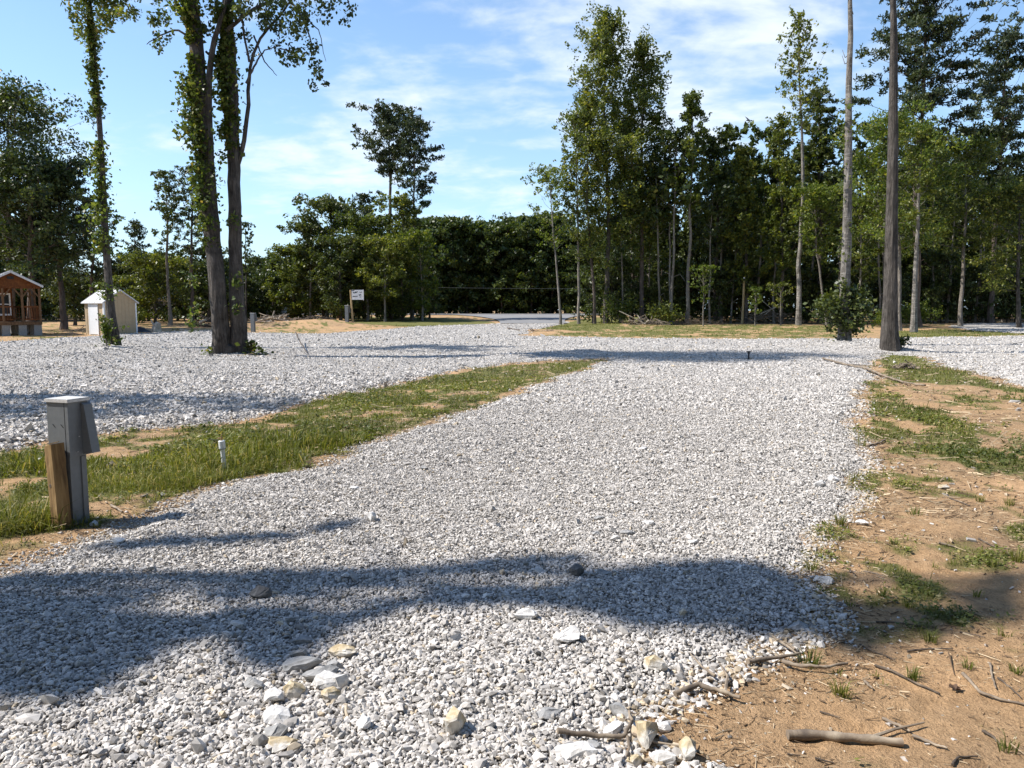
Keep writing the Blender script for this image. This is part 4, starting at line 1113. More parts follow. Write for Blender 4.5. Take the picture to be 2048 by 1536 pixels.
# --- trees just outside the frame on the left, whose shade falls across the foreground
def shade_tree(x0, y0, polys, n, leaf, label, seed, H=20):
    r_ = np.random.default_rng(seed)
    z0 = float(ground_z([x0], [y0])[0])
    e = empty('roadside_tree', (x0, y0, z0)); tag(e, label, 'tree')
    C = []
    for pts, w_, hole in polys:
        P = poly(pts); lo = P.min(0); hi = P.max(0)
        m_ = 0; need = int(n * w_)
        while m_ < need:
            q = r_.uniform(lo, hi, (need * 4, 2)); s_ = sdist(P, q[:, 0], q[:, 1])
            nz = fbm(q[:, 0] * 3, q[:, 1] * 3, seed, 4) + 0.10 * np.clip(s_ / 0.3, 0, 1)
            q = q[(s_ > 0.02) & (nz > hole)][: need - m_]
            if not len(q): break
            xl = x0 + r_.normal(0, 1.5, len(q))
            t_ = (q[:, 0] - xl) / (-SUN.x)           # run along the sun ray
            # back along the ray from the ground to x = xl
            t_ = (xl - q[:, 0]) / SUN.x
            C.append(np.stack([xl, q[:, 1] + SUN.y * t_, SUN.z * t_], -1)); m_ += len(q)
    C = np.concatenate(C) - np.array([x0, y0, z0])
    C = C[C[:, 2] > 2.0]
    tb = MB(); Ht = C[:, 2].max()
    tp = np.array([(0, 0, 0), (0.1, 0, Ht * .3), (-0.05, .05, Ht * .6), (0, 0, Ht * 0.97)])
    tb.tube(tp, [0.28, 0.18, 0.08, 0.02], 10, 0, rough=0.05)
    for k in r_.choice(len(C), 46):
        c = C[k]; b = np.array([0, 0, c[2] * 0.82]); tb.tube(np.array([b, (b + c) / 2 + [0, 0, 0.15], c]), [0.035, 0.02, 0.006], 4, 0, cap=False)
    lv = MB(); leaf_quads(lv, C, leaf, r_, up=0.5, aspect=0.7)
    tb.build('trunk', B_GREY, e); lv.build('crown', L_POPLAR, e); return e
S1 = [(-60, 1195), (60, 1200), (150, 1215), (290, 1195), (310, 1215), (240, 1240), (400, 1255), (500, 1225), (640, 1235), (760, 1225), (860, 1205), (1000, 1180), (1130, 1185), (1250, 1150),
      (1400, 1130), (1530, 1135), (1620, 1160), (1660, 1200), (1640, 1260), (1560, 1270), (1400, 1275), (1300, 1280), (1230, 1255), (1150, 1225), (1000, 1225), (830, 1235), (700, 1270),
      (620, 1340), (560, 1370), (500, 1345), (470, 1300), (400, 1300), (330, 1340), (270, 1370), (240, 1410), (130, 1430), (-60, 1420)]
S2 = [(1640, 1185), (1750, 1195), (2060, 1135), (2060, 1200), (2060, 1240), (1950, 1235), (1900, 1280), (1800, 1290), (1700, 1310), (1640, 1280)]
S3 = [(170, 1102), (330, 1090), (600, 1076), (610, 1088), (330, 1108), (200, 1108)]
S3b = [(640, 1068), (725, 1044), (725, 1054), (650, 1078)]
S5 = [(350, 1215), (700, 1150), (1000, 1130), (1200, 1120), (1200, 1140), (900, 1170), (700, 1190), (500, 1215)]
shade_tree(-13.5, 3.9, [(S1, 0.78, 0.22), (S2, 0.16, 0.42), (S3, 0.05, 0.0), (S3b, 0.015, 0.0), (S5, 0.05, 0.42)], 4700, 0.085, 'leafy tree just outside the left edge whose shade crosses the foreground', 901)
S4 = [(-80, 800), (150, 785), (400, 798), (600, 800), (640, 812), (560, 822), (400, 838), (200, 848), (-80, 850)]
S6 = [(-80, 735), (200, 722), (400, 738), (420, 745), (200, 752), (-80, 765)]
shade_tree(-20.5, 13.2, [(S4, 1.0, 0.5)], 1300, 0.11, 'leafy tree outside the left edge beside the coarse stone lot', 902)

# ---------------------------------------------------------------- built things
M_GREYPAINT = plain('grey_paint', (0.135, 0.145, 0.15), (0.165, 0.175, 0.18), 25, 0.5, 0.05, 0.002)
M_DARKSEAM = plain('dark_seam', (0.02, 0.02, 0.02), (0.03, 0.03, 0.03), 5, 0.8, 0)
M_ZINC = plain('worn_lid', (0.45, 0.44, 0.42), (0.62, 0.60, 0.57), 40, 0.45, 0.1, 0.002)
M_WHITE = plain('white_paint', (0.70, 0.70, 0.69), (0.80, 0.80, 0.79), 15, 0.5, 0.05, 0.002)
M_PVC = plain('white_plastic', (0.62, 0.63, 0.62), (0.78, 0.78, 0.77), 30, 0.35, 0.05, 0.002)
M_BRASS = plain('old_brass', (0.20, 0.12, 0.05), (0.42, 0.30, 0.14), 60, 0.4, 0.2, 0.002, metal=0.6)
M_BLACK = plain('black_plastic', (0.012, 0.012, 0.014), (0.03, 0.03, 0.034), 20, 0.5, 0.1)
M_BLUE = plain('blue_plastic', (0.01, 0.03, 0.14), (0.02, 0.05, 0.22), 20, 0.5, 0)
def woodmat(name, a, b_, c_, sc=(1, 1, 0.08), scale=28):
    m, nt, b = newmat(name)
    n = noise_n(nt, scale, 6, 0.65, sc=sc, dist=0.6); n2 = noise_n(nt, 4, 4, 0.6)
    c = ramp(nt, n, [(0.3, a), (0.52, b_), (0.72, c_)])
    c = mix(nt, 1.0, c, ramp(nt, n2, [(0.3, (0.75, 0.75, 0.75)), (0.7, (1.1, 1.1, 1.1))]), 'MULTIPLY')
    nt.links.new(c, b.inputs['Base Color']); b.inputs['Roughness'].default_value = 0.8
    bump(nt, b, n, 0.4, 0.01); return m
M_TIMBER = woodmat('treated_timber', (0.10, 0.055, 0.022), (0.25, 0.155, 0.062), (0.38, 0.255, 0.115))
M_PINEPOLE = woodmat('pale_pole_wood', (0.26, 0.18, 0.09), (0.40, 0.29, 0.15), (0.52, 0.40, 0.23))
M_DRIFT = woodmat('dry_branch_wood', (0.09, 0.07, 0.055), (0.23, 0.18, 0.13), (0.40, 0.33, 0.24), sc=(1, 1, 1), scale=9)
M_DARKSTICK = woodmat('dark_stick_wood', (0.035, 0.026, 0.02), (0.09, 0.068, 0.05), (0.20, 0.155, 0.11), sc=(1, 1, 1), scale=14)
M_BARELOG = woodmat('bleached_log_wood', (0.30, 0.24, 0.18), (0.50, 0.43, 0.34), (0.66, 0.60, 0.50), sc=(1, 1, 1), scale=6)
M_CABIN = woodmat('stained_cabin_wood', (0.09, 0.028, 0.008), (0.15, 0.052, 0.014), (0.21, 0.08, 0.022), sc=(1, 1, 1), scale=6)
M_CABINP = woodmat('cabin_post_wood', (0.09, 0.045, 0.022), (0.16, 0.09, 0.045), (0.24, 0.14, 0.07))
M_BLOCK = plain('concrete_block', (0.20, 0.19, 0.18), (0.34, 0.33, 0.31), 20, 0.9, 0.3)
M_ROOFW = plain('white_metal_roof', (0.52, 0.51, 0.50), (0.64, 0.63, 0.61), 3, 0.45, 0.05, sc=(3, 1, 1))
M_GLASS = plain('dark_window_glass', (0.02, 0.022, 0.025), (0.04, 0.045, 0.05), 3, 0.08, 0)
def sidingmat():
    m, nt, b = newmat('tan_grooved_siding')
    n = noise_n(nt, 6, 5, 0.6)
    nt.links.new(ramp(nt, n, [(0.3, (0.40, 0.30, 0.185)), (0.7, (0.46, 0.35, 0.22))]), b.inputs['Base Color']); b.inputs['Roughness'].default_value = 0.75
    return m
M_TAN = sidingmat()

def pedestal(x, y, rz, label, s=1.0, detail=True, lean=(0, 0)):
    z = sz(x, y)
    e = empty('power_pedestal', (x, y, z - 0.02), rz, lean); e.scale = (s, s, s)
    tag(e, label, 'power pedestal')
    # lower channel (narrow) and upper cabinet (wide), front = -y, meter hood on +x side
    m_ = MB(); m_.box(-0.118, 0.078, -0.063, 0.075, -0.1, 0.549); m_.box(-0.115, 0.070, 0.0765, 0.09, -0.1, 0.545)
    m_.box(0.0795, 0.088, 0.03, 0.07, -0.1, 0.545)
    o = m_.build('column', M_GREYPAINT, e)
    m_ = MB(); m_.box(-0.12, 0.085, -0.065, 0.115, 0.55, 0.965)
    o = m_.build('cabinet', M_GREYPAINT, e)
    if detail:
        m_ = MB()
        for sx in (-0.055, 0.025):
            m_.bar((sx - 0.012, -0.0665, 0.80), (sx + 0.012, -0.0665, 0.775), 0.004)
        m_.box(0.050, 0.0535, -0.0662, -0.0655, 0.56, 0.96)
        m_.build('slot', M_DARKSEAM, o)
        m_ = MB()
        for q in ((0.088, 0.02, 0.70), (0.088, 0.06, 0.585), (0.088, 0.0, 0.585)):
            m_.tube(np.array([q, (q[0] + 0.004, q[1], q[2])]), 0.004, 8)
        m_.build('screw', M_ZINC, o)
    m_ = MB()   # sloping hood over the sockets: wider at the bottom
    m_.prism([(0.087, 0.05, 0.955), (0.087, 0.05, 0.56), (0.175, 0.05, 0.57), (0.115, 0.05, 0.94)][::-1], (0, 0.075, 0))
    m_.build('socket_hood', M_GREYPAINT, e)
    m_ = MB(); m_.box(-0.130, 0.098, -0.075, 0.125, 0.967, 0.985); m_.box(-0.127, 0.095, -0.072, 0.122, 0.9855, 0.992, 0)
    m_.build('lid', M_ZINC, e)
    return e
gP = gp(160, 1048)
pedestal(gP[0] - 0.07, gP[1] + 0.03, math.radians(-18), 'grey metal power pedestal with sloped hood behind the short timber post', 0.98, True, (0.0, -0.0))
gT = gp(128, 1053)
e = empty('timber_post', (gT[0] + 0.005, gT[1] - 0.03, sz(gT[0], gT[1]) - 0.02), math.radians(-32), (0.02, -0.03))
tag(e, 'short square brown timber post in front of the grey pedestal', 'post')
m_ = MB()
hp = np.linspace(-0.15, 0.63, 14); w_ = 0.047
prof_ = [(-1, -1), (0, -1.02), (1, -1), (1.02, 0), (1, 1), (0, 1.0), (-1, 1), (-1.01, 0)]
V = []
for k, h_ in enumerate(hp):
    for a_, b_ in prof_:
        V.append((a_ * w_ + random.gauss(0, .0008), b_ * w_ + random.gauss(0, .0008), h_ + (0.012 * a_ if k == 13 else 0)))
n8 = 8
F = [(k * 8 + j, k * 8 + (j + 1) % 8, k * 8 + 8 + (j + 1) % 8, k * 8 + 8 + j) for k in range(13) for j in range(8)]
m_.add(V, F); m_.add([V[13 * 8 + j] for j in range(8)] + [(0, 0, 0.63)], [(j, (j + 1) % 8, 8) for j in range(8)])
o = m_.build('timber', M_TIMBER, e)
m_ = MB(); m_.tube(np.array([(-0.012, -w_ * 1.01, 0.33), (-0.012, -w_ * 1.06, 0.33)]), [0.016, 0.013], 10); m_.build('knot', M_DARKSTICK, o)
m_ = MB(); m_.bar((-0.03, -0.02, 0.636), (0.03, 0.02, 0.65), 0.012, 0.006); m_.build('splinter', M_PINEPOLE, o)

# far pedestals on blocks/posts
for px, py, lb in ((695, 655, 'small grey pedestal beside the white sign post in the far dirt'), (507, 664, 'small grey pedestal right of the twin trunks near the log pile')):
    g = gp(px, py)
    e = pedestal(g[0], g[1], math.radians(-10), lb, 1.25, False)

# water standpipe
g = gp(449, 925)
g = gp(449, 938)
e = empty('water_standpipe', (g[0], g[1], sz(*g)), 0, (0.02, -0.05)); tag(e, 'short white plastic water pipe with brass tap standing in the grass', 'water pipe')
m_ = MB(); m_.tube(np.array([(0, 0, -0.1), (0, 0, 0.235)]), 0.0215, 18); m_.build('pipe', M_PVC, e, smooth=False)
m_ = MB(); m_.tube(np.array([(0, 0, 0.238), (0, 0, 0.245), (0, 0, 0.315), (0, 0, 0.320)]), [0.030, 0.032, 0.032, 0.027], 20); m_.build('coupling', M_PVC, e)
m_ = MB(); m_.tube(np.array([(0, 0, 0.2345), (0, 0, 0.2385)]), 0.0335, 18); m_.build('rubber_ring', M_BLACK, e)
m_ = MB(); m_.tube(np.array([(0, 0, 0.318), (0, 0, 0.345), (0.004, 0, 0.36)]), [0.011, 0.011, 0.008], 10)
m_.tube(np.array([(0, 0, 0.343), (-0.02, 0, 0.346), (-0.038, 0, 0.338)]), [0.007, 0.009, 0.006], 8)
m_.tube(np.array([(0.002, 0, 0.355), (0.004, 0, 0.375), (0.014, 0, 0.388)]), [0.007, 0.006, 0.004], 8); m_.build('tap', M_BRASS, e)
# little blue marker flag
g = gp(346, 950)
e = empty('marker_flag', (g[0], g[1], sz(*g))); tag(e, 'small dark blue marker flag half hidden in the grass', 'flag')
m_ = MB(); m_.tube(np.array([(0, 0, 0), (0.005, 0, 0.085)]), 0.002, 6); m_.build('wire', M_BLACK, e)
m_ = MB(); m_.prism([(0.005, 0, 0.085), (0.005, 0, 0.03), (-0.045, 0.01, 0.035)], (0, 0.002, 0)); m_.build('cloth', M_BLUE, e)
# black standpipe in the road
g = gp(1497, 722)
e = empty('black_standpipe', (g[0], g[1], sz(*g)), 0); tag(e, 'short black tap post sticking out of the gravel before the road shade', 'tap')
m_ = MB(); m_.tube(np.array([(0, 0, -0.05), (0, 0, 0.20)]), 0.028, 10); m_.build('pipe', M_BLACK, e)
m_ = MB(); m_.tube(np.array([(0, 0, 0.20), (0, 0, 0.25)]), 0.04, 10); m_.box(-0.07, 0.07, -0.02, 0.02, 0.251, 0.275); m_.build('handle', M_BLACK, e)

# pole with sign
Ys = gp(706, 655)[1]
b0 = at(706, 655, Ys); t0 = at(701, 590, Ys)
e = empty('sign_post', (b0[0], Ys, sz(b0[0], Ys) - 0.1)); tag(e, 'leaning pale wooden post carrying a small white sign by the middle trees', 'sign')
H_ = t0[2] - b0[2] + 0.1
m_ = MB(); m_.tube(np.array([(0, 0, 0), ((t0[0] - b0[0]) * 0.5, 0, H_ * .5), (t0[0] - b0[0], 0, H_)]), [0.075, 0.07, 0.06], 8); m_.build('post', M_PINEPOLE, e)
s0_ = at(704, 590, Ys); s1_ = at(727, 608, Ys)
bx0, bx1 = s0_[0] - b0[0], s1_[0] - b0[0]; zt, zb_ = s0_[2] - b0[2] + 0.1, s1_[2] - b0[2] + 0.1
m_ = MB(); m_.box(bx0, bx1, -0.12, -0.10, zb_, zt); so = m_.build('board', M_WHITE, e)
m_ = MB()
for (a0, b1, c0, d1) in ((0.10, 0.45, 0.62, 0.78), (0.30, 0.55, 0.70, 0.85), (0.05, 0.55, 0.22, 0.36), (0.62, 0.84, 0.35, 0.55), (0.66, 0.92, 0.70, 0.80), (0.70, 0.80, 0.15, 0.30), (0.0, 0.25, 0.86, 1.0)):
    w1 = bx1 - bx0; h1 = zt - zb_
    pts_ = [(bx0 + (a0 + (b1 - a0) * fx) * w1, -0.124, zb_ + (c0 + (d1 - c0) * fz) * h1) for fx, fz in ((0, 0.3), (0.3, 0), (1, 0.35), (0.9, 1), (0.5, 0.6), (0.1, 0.8))]
    m_.prism(pts_[::-1], (0, 0.003, 0))
m_.build('print', M_BLACK, so)
m_ = MB(); m_.box(bx1 + 0.0, bx1 + 0.05, -0.13, -0.09, zb_ - 0.1, zt + 0.02); m_.box(bx0, bx1 - 0.003, -0.13, -0.09, zb_ - 0.06, zb_ - 0.003); m_.build('frame', M_WHITE, e)

# bare pole at the right wood
Yp = gp(1485, 648)[1]; b0 = at(1484, 648, Yp); t0 = at(1488, 562, Yp)
e = empty('wooden_pole', (b0[0], Yp, sz(b0[0], Yp) - 0.1)); tag(e, 'bare upright wooden pole with a small white cap by the brush pile', 'pole')
H_ = t0[2] - b0[2] + 0.1
m_ = MB(); m_.tube(np.array([(0, 0, 0), (0.05, 0, H_ * .5), (t0[0] - b0[0], 0, H_)]), [0.11, 0.095, 0.085], 8); m_.build('shaft', M_PINEPOLE, e)
m_ = MB(); m_.tube(np.array([(t0[0] - b0[0], 0, H_ + 0.003), (t0[0] - b0[0], 0, H_ + 0.18)]), [0.05, 0.05], 8); m_.build('cap', M_BLACK, e)
m_ = MB(); m_.box(t0[0] - b0[0] - 0.05, t0[0] - b0[0] + 0.05, -0.05, 0.05, H_ + 0.185, H_ + 0.28); m_.build('lamp_head', M_WHITE, e)

# shed -------------------------------------------------------------
Ysh = 44.0
c0 = at(210, 668, Ysh)
zsh = sz(c0[0], Ysh)
rot = math.radians(60)          # local x = along gable wall (to the right), local y = along the door side (away)
e = empty('garden_shed', (c0[0], Ysh, zsh - 0.02), rot); tag(e, 'small tan wooden shed with white door and pale metal roof', 'shed')
GW, GL, EH, PH = 2.02, 1.9, 1.95, 2.62
m_ = MB()
# four walls as one box shell (gable ends run up to the ridge) with battens
th_ = 0.08
m_.prism([(0, 0, 0), (GW, 0, 0), (GW, 0, EH), (GW / 2, 0, PH), (0, 0, EH)], (0, th_, 0))
m_.prism([(0, GL - th_, 0), (GW, GL - th_, 0), (GW, GL - th_, EH), (GW / 2, GL - th_, PH), (0, GL - th_, EH)], (0, th_, 0))
m_.box(0.0, th_, th_ + .002, GL - th_ - .002, 0, EH); m_.box(GW - th_, GW, th_ + .002, GL - th_ - .002, 0, EH)
for k in range(1, 9):
    x_ = k * GW / 9
    zt_ = EH + (PH - EH) * (1 - abs(x_ - GW / 2) / (GW / 2)) - 0.05
    m_.box(x_ - 0.022, x_ + 0.022, -0.014, -0.001, 0.02, zt_)
for k in range(6, 9):
    y_ = k * GL / 9 
    m_.box(-0.014, -0.001, y_ - 0.02, y_ + 0.02, 0.02, EH - 0.05)
wl_o = m_.build('wall', M_TAN, e)
m_ = MB(); m_.box(-0.03, 0.06, -0.03, -0.0155, 0, EH - 0.03); m_.box(-0.03, -0.0155, -0.0152, 0.07, 0, EH - .03); m_.build('corner_trim', M_WHITE, wl_o)
m_ = MB(); m_.box(GW - 0.06, GW + 0.03, -0.03, -0.0155, 0, EH - 0.03); m_.build('corner_trim', M_WHITE, wl_o)
m_ = MB(); ov = 0.14
sl = (PH - EH) / (GW / 2)
def roof_side(x0_, x1_, z0_, z1_, y0_, y1_, t_=0.05):
    m_.prism([(x0_, y0_, z0_), (x1_, y0_, z1_), (x1_, y0_, z1_ + t_), (x0_, y0_, z0_ + t_)] if x0_ < x1_ else [(x1_, y0_, z1_), (x0_, y0_, z0_), (x0_, y0_, z0_ + t_), (x1_, y0_, z1_ + t_)], (0, y1_ - y0_, 0))
roof_side(-ov, GW / 2 - 0.001, EH - sl * ov + 0.012, PH + 0.012, -ov, GL + ov)
roof_side(GW + ov, GW / 2 + 0.001, EH - sl * ov + 0.012, PH + 0.012, -ov, GL + ov)
for k in range(9):
    y_ = -ov + 0.02 + k * (GL + 2 * ov - 0.04) / 8
    for a_, s_ in ((-ov, 1), (GW + ov, -1)):
        m_.bar((a_, y_, EH - sl * ov + 0.07), (GW / 2 - s_ * 0.02, y_, PH + 0.065), 0.025, 0.02)
m_.build('roof', M_ROOFW, e)
m_ = MB(); m_.box(-0.045, -0.018, 0.62, 1.38, 0.06, 1.80); d_o = m_.build('door', M_WHITE, e)
m_ = MB(); m_.box(-0.05, -0.0175, 0.53, 0.615, 0.02, 1.88); m_.box(-0.05, -0.0175, 1.385, 1.47, 0.02, 1.88); m_.box(-0.05, -0.0175, 0.617, 1.383, 1.805, 1.88); m_.build('door_frame', M_WHITE, e)
m_ = MB(); m_.tube(np.array([(-0.05, 0.70, 0.95), (-0.09, 0.70, 0.95)]), 0.03, 8); m_.build('handle', M_BRASS, d_o)

# cabin -------------------------------------------------------------
Yc = 43.0; K = Yc / FPX
cc = at(28, 668, Yc); zc = sz(cc[0], Yc)
e = empty('porch_cabin', (cc[0], Yc, zc), math.radians(39)); tag(e, 'rust brown wooden cabin with a porch under a pale metal gable roof', 'cabin')
HW = 1.42; DZ = 0.62; FZ = 0.80; ez = 2.86; pz_ = 3.62; DEP = 4.4; PD = 1.5
m_ = MB(); m_.box(-HW, HW, 0, DEP, DZ, FZ - 0.03)
for k in range(12):
    m_.box(-HW + 0.01, HW - 0.01, k * 0.142 + 0.004, k * 0.142 + 0.138, FZ - 0.028, FZ)
m_.build('deck', M_CABINP, e)
BW = 0.18; DEP_ = 4.2
m_ = MB(); m_.box(-HW, BW, PD, PD + 0.1, FZ + .002, ez - .005); m_.box(-HW, -HW + 0.1, PD + 0.102, DEP_, FZ + .002, ez - .005); m_.box(BW - 0.1, BW, PD + 0.102, DEP_, FZ + .002, ez - .005); m_.box(-HW, BW, DEP_ + .002, DEP_ + 0.1, FZ, ez)
for k in range(14):
    z_ = FZ + 0.02 + k * 0.145; m_.box(-HW + 0.01, BW - 0.01, PD - 0.018, PD - 0.002, z_, z_ + 0.135)
m_.build('wall', M_CABIN, e)
m_ = MB(); m_.prism([(-HW, 0.02, ez - 0.16), (HW, 0.02, ez - 0.16), (HW, 0.02, ez), (0, 0.02, pz_), (-HW, 0.02, ez)], (0, 0.08, 0))
for k in range(19):
    x_ = -HW + 0.08 + k * (2 * HW - 0.16) / 18; m_.box(x_ - 0.012, x_ + 0.012, 0.008, 0.0185, ez - 0.14, ez + (pz_ - ez) * (1 - abs(x_) / HW) - 0.05)
go = m_.build('gable', M_CABIN, e)
m_ = MB(); m_.box(-0.16, 0.16, -0.012, 0.004, 3.22, 3.38); m_.build('vent', M_BLACK, go)
m_ = MB(); sl = (pz_ - ez) / HW; ov = 0.13
roof_side(-HW - ov, -0.001, ez - sl * ov + 0.01, pz_ + 0.01, -0.22, DEP + .2, 0.06); roof_side(HW + ov, 0.001, ez - sl * ov + 0.01, pz_ + 0.01, -0.22, DEP + .2, 0.06)
for k in range(11):
    y_ = -0.2 + k * 0.47
    for s_ in (-1, 1): m_.bar((s_ * (HW + ov), y_, ez - sl * ov + 0.08), (s_ * 0.02, y_, pz_ + 0.075), 0.03, 0.02)
m_.build('roof', M_ROOFW, e)
m_ = MB()
for s_ in (-1, 1): m_.bar((s_ * (HW + ov), -0.235, ez - sl * ov + 0.0), (s_ * 0.0, -0.235, pz_ + 0.0), 0.02, 0.09)
m_.build('fascia', M_ROOFW, e)
for x_, y_ in ((-HW + 0.06, 0.08), (-0.42, 0.08), (0.5, 0.08), (HW - 0.06, 0.08), (HW - 0.06, 2.2), (HW - 0.06, 4.25)):
    m_ = MB(); m_.box(x_ - 0.055, x_ + 0.055, y_ - 0.055, y_ + 0.055, FZ + .001, ez - 0.162)
    for s_ in (-1, 1):
        if abs(x_ + s_ * 0.3) < HW: m_.bar((x_ + s_ * 0.05, y_, ez - 0.62), (x_ + s_ * 0.36, y_, ez - 0.18), 0.06, 0.07)
    m_.build('porch_post', M_CABINP, e)
def railing(a, b):
    m_ = MB(); a = Vector(a); b = Vector(b); n_ = int((b - a).length / 0.12)
    m_.bar(a + Vector((0, 0, 0.86)), b + Vector((0, 0, 0.86)), 0.05, 0.09); m_.bar(a + Vector((0, 0, 0.12)), b + Vector((0, 0, 0.12)), 0.04, 0.06)
    for k in range(1, n_): q = a + (b - a) * k / n_; m_.bar(q + Vector((0, 0, 0.151)), q + Vector((0, 0, 0.828)), 0.028)
    m_.build('railing', M_CABIN, e)
railing((-HW + 0.12, 0.08, FZ), (-0.48, 0.08, FZ)); railing((0.56, 0.08, FZ), (HW - 0.12, 0.08, FZ)); railing((HW - 0.06, 0.15, FZ), (HW - 0.06, 2.13, FZ)); railing((HW - 0.06, 2.27, FZ), (HW - 0.06, 4.18, FZ)); railing((BW + 0.05, 4.3, FZ), (HW - 0.12, 4.3, FZ)); railing((-0.36, 0.08, FZ), (0.0, 0.08, FZ))
m_ = MB(); m_.box(-0.55, 0.0, PD - 0.03, PD - 0.0195, 1.25, 2.35); wo = m_.build('window', M_GLASS, e)
m_ = MB()
for x0_, x1_, z0_, z1_ in ((-0.63, -0.552, 1.15, 2.45), (0.002, 0.08, 1.15, 2.45), (-0.55, 0.0, 1.15, 1.248), (-0.55, 0.0, 2.352, 2.45), (-0.55, 0.0, 1.78, 1.83)): m_.box(x0_, x1_, PD - 0.06, PD - 0.0185, z0_, z1_)
m_.build('frame', M_WHITE, wo)
m_ = MB(); m_.box(BW + 0.004, BW + 0.02, PD + 0.6, PD + 1.2, 1.35, 2.3); wo = m_.build('window', M_GLASS, e)
m_ = MB()
for y0_, y1_, z0_, z1_ in ((0.52, 0.598, 1.25, 2.4), (1.202, 1.28, 1.25, 2.4), (0.6, 1.2, 1.25, 1.348), (0.6, 1.2, 2.302, 2.4)): m_.box(BW + 0.003, BW + 0.05, PD + y0_, PD + y1_, z0_, z1_)
m_.build('frame', M_WHITE, wo)
for x_ in (-1.2, -0.35, 0.45, 1.2):
    for y_ in (0.25, 2.2, 4.15):
        m_ = MB(); m_.box(x_ - 0.2, x_ + 0.2, y_ - 0.2, y_ + 0.2, -0.1, 0.30); m_.box(x_ - 0.195, x_ + 0.195, y_ - 0.195, y_ + 0.195, 0.304, DZ - 0.004)
        m_.build('block_pier', M_BLOCK, e)

# distant houses glimpsed through the left trees
def house(px, Y, w, hw_, hr, label, roofm, wallm, rz=0):
    x_ = at(px, 640, Y)[0]; e = empty('distant_house', (x_, Y, float(base_h(0, Y)) - 0.2), rz); tag(e, label, 'house')
    m_ = MB(); m_.box(-w / 2, w / 2, 0, 6, 0, hw_); wo_ = m_.build('wall', wallm, e)
    m_ = MB(); m_.prism([(-w / 2 - .4, -0.4, hw_ + .005), (-w / 2 - .4, 6.4, hw_ + .005), (-w / 2 - .4, 3, hw_ + hr)][::-1], (w + 0.8, 0, 0)); m_.build('roof', roofm, e)
    for k in range(int(w / 2.2)):
        m_ = MB(); x1_ = -w / 2 + 1 + k * 2.2; m_.box(x1_, x1_ + 0.9, -0.03, -0.004, 1.0, 2.0); m_.build('window', M_GLASS, e)
M_SLATE = plain('blue_grey_roof', (0.20, 0.24, 0.29), (0.30, 0.34, 0.40), 4, 0.6, 0.1)
M_SHING = plain('tan_shingle_roof', (0.28, 0.25, 0.22), (0.36, 0.33, 0.29), 8, 0.8, 0.1)
M_OFFW = plain('offwhite_wall', (0.45, 0.44, 0.42), (0.55, 0.54, 0.52), 5, 0.8, 0)
house(378, 78, 9, 2.2, 2.0, 'low house with a blue grey roof glimpsed between the left background trees', M_SLATE, M_OFFW)
house(492, 84, 8, 2.3, 1.9, 'house with a tan shingle roof showing right of the twin trunks', M_SHING, M_OFFW)
house(-30, 84, 9, 2.3, 1.9, 'pale house far behind the cabin porch', M_SHING, M_OFFW)

# overhead line along the road
def wire(pts, r, name, label):
    e = empty(name, (0, 100, 0)); tag(e, label, 'power line')
    m_ = MB(); P = np.array(pts) - np.array([0, 100, 0]); t_ = np.linspace(0, 1, 40)
    q = np.stack([P[0][k] + (P[1][k] - P[0][k]) * t_ for k in range(3)], -1); q[:, 2] -= 0.5 * 4 * t_ * (1 - t_)
    m_.tube(q, r, 5); m_.build('cable', M_GREYPAINT, e)
    for s_ in (0, 1):
        m_ = MB(); p_ = P[s_]; zb_ = float(base_h(0, p_[1] + 100)) - 0.5
        m_.tube(np.array([(p_[0], p_[1], zb_), (p_[0], p_[1], p_[2] + 0.7)]), [0.16, 0.11], 8); m_.build('pole', B_PINE, e)
A_ = at(560, 566, 94.0); B_ = at(1560, 572, 94.0)
wire([A_, B_], 0.009, 'power_line', 'thin overhead wire crossing in front of the far dark wood')

# bird
p_ = at(1497, 241, 60)
e = empty('bird', p_); tag(e, 'small dark bird soaring in the sky between the right trees', 'bird')
m_ = MB(); m_.tube(np.array([(-0.2, 0, 0), (-0.1, 0, 0.01), (0.05, 0, 0.02), (0.16, 0, 0.0), (0.3, 0, -0.02)]), [0.01, 0.05, 0.06, 0.03, 0.05], 8)
m_.prism([(-0.05, 0, 0.03), (0.10, 0, 0.03), (-0.05, 0.1, 0.22), (-0.22, 0.2, 0.36)], (0, 0.012, -0.012)); m_.prism([(-0.05, 0, 0.02), (0.10, 0, 0.02), (0.18, -0.2, -0.02), (0.05, -0.35, -0.10)], (0, 0.012, 0.012))
m_.build('body', M_BLACK, e, smooth=True)

# stump and boards by the shed
g = gp(312, 664); e = empty('upended_stump', (g[0], g[1], sz(*g))); tag(e, 'pale upended stump standing at the gravel edge right of the shed', 'stump')
m_ = MB(); m_.tube(np.array([(0, 0, -0.1), (0.02, 0, 0.15), (0.1, 0, 0.45), (0.16, 0, 0.60)]), [0.36, 0.30, 0.22, 0.15], 12, rough=0.15); m_.build('wood', M_BARELOG, e)
m_ = MB(); m_.tube(np.array([(-0.1, 0, 0.4), (-0.22, 0, 0.62), (-0.30, 0, 0.82)]), [0.06, 0.05, 0.02], 6); m_.build('root', M_BARELOG, e)
g = gp(280, 664); e = empty('tarp_pile', (g[0], g[1], sz(*g))); tag(e, 'dark heap of black sheeting lying right of the shed', 'sheeting')
m_ = MB(); xx, yy = np.meshgrid(np.linspace(-0.75, 0.75, 22), np.linspace(-0.5, 0.5, 14), indexing='ij')
zz2 = 0.38 * np.exp(-(xx / 0.5) ** 2 - (yy / 0.35) ** 2) * (0.6 + 0.8 * fbm(xx * 5, yy * 5, 5, 3)) - 0.02
i = np.arange(21)[:, None] * 14; j = np.arange(13)[None]
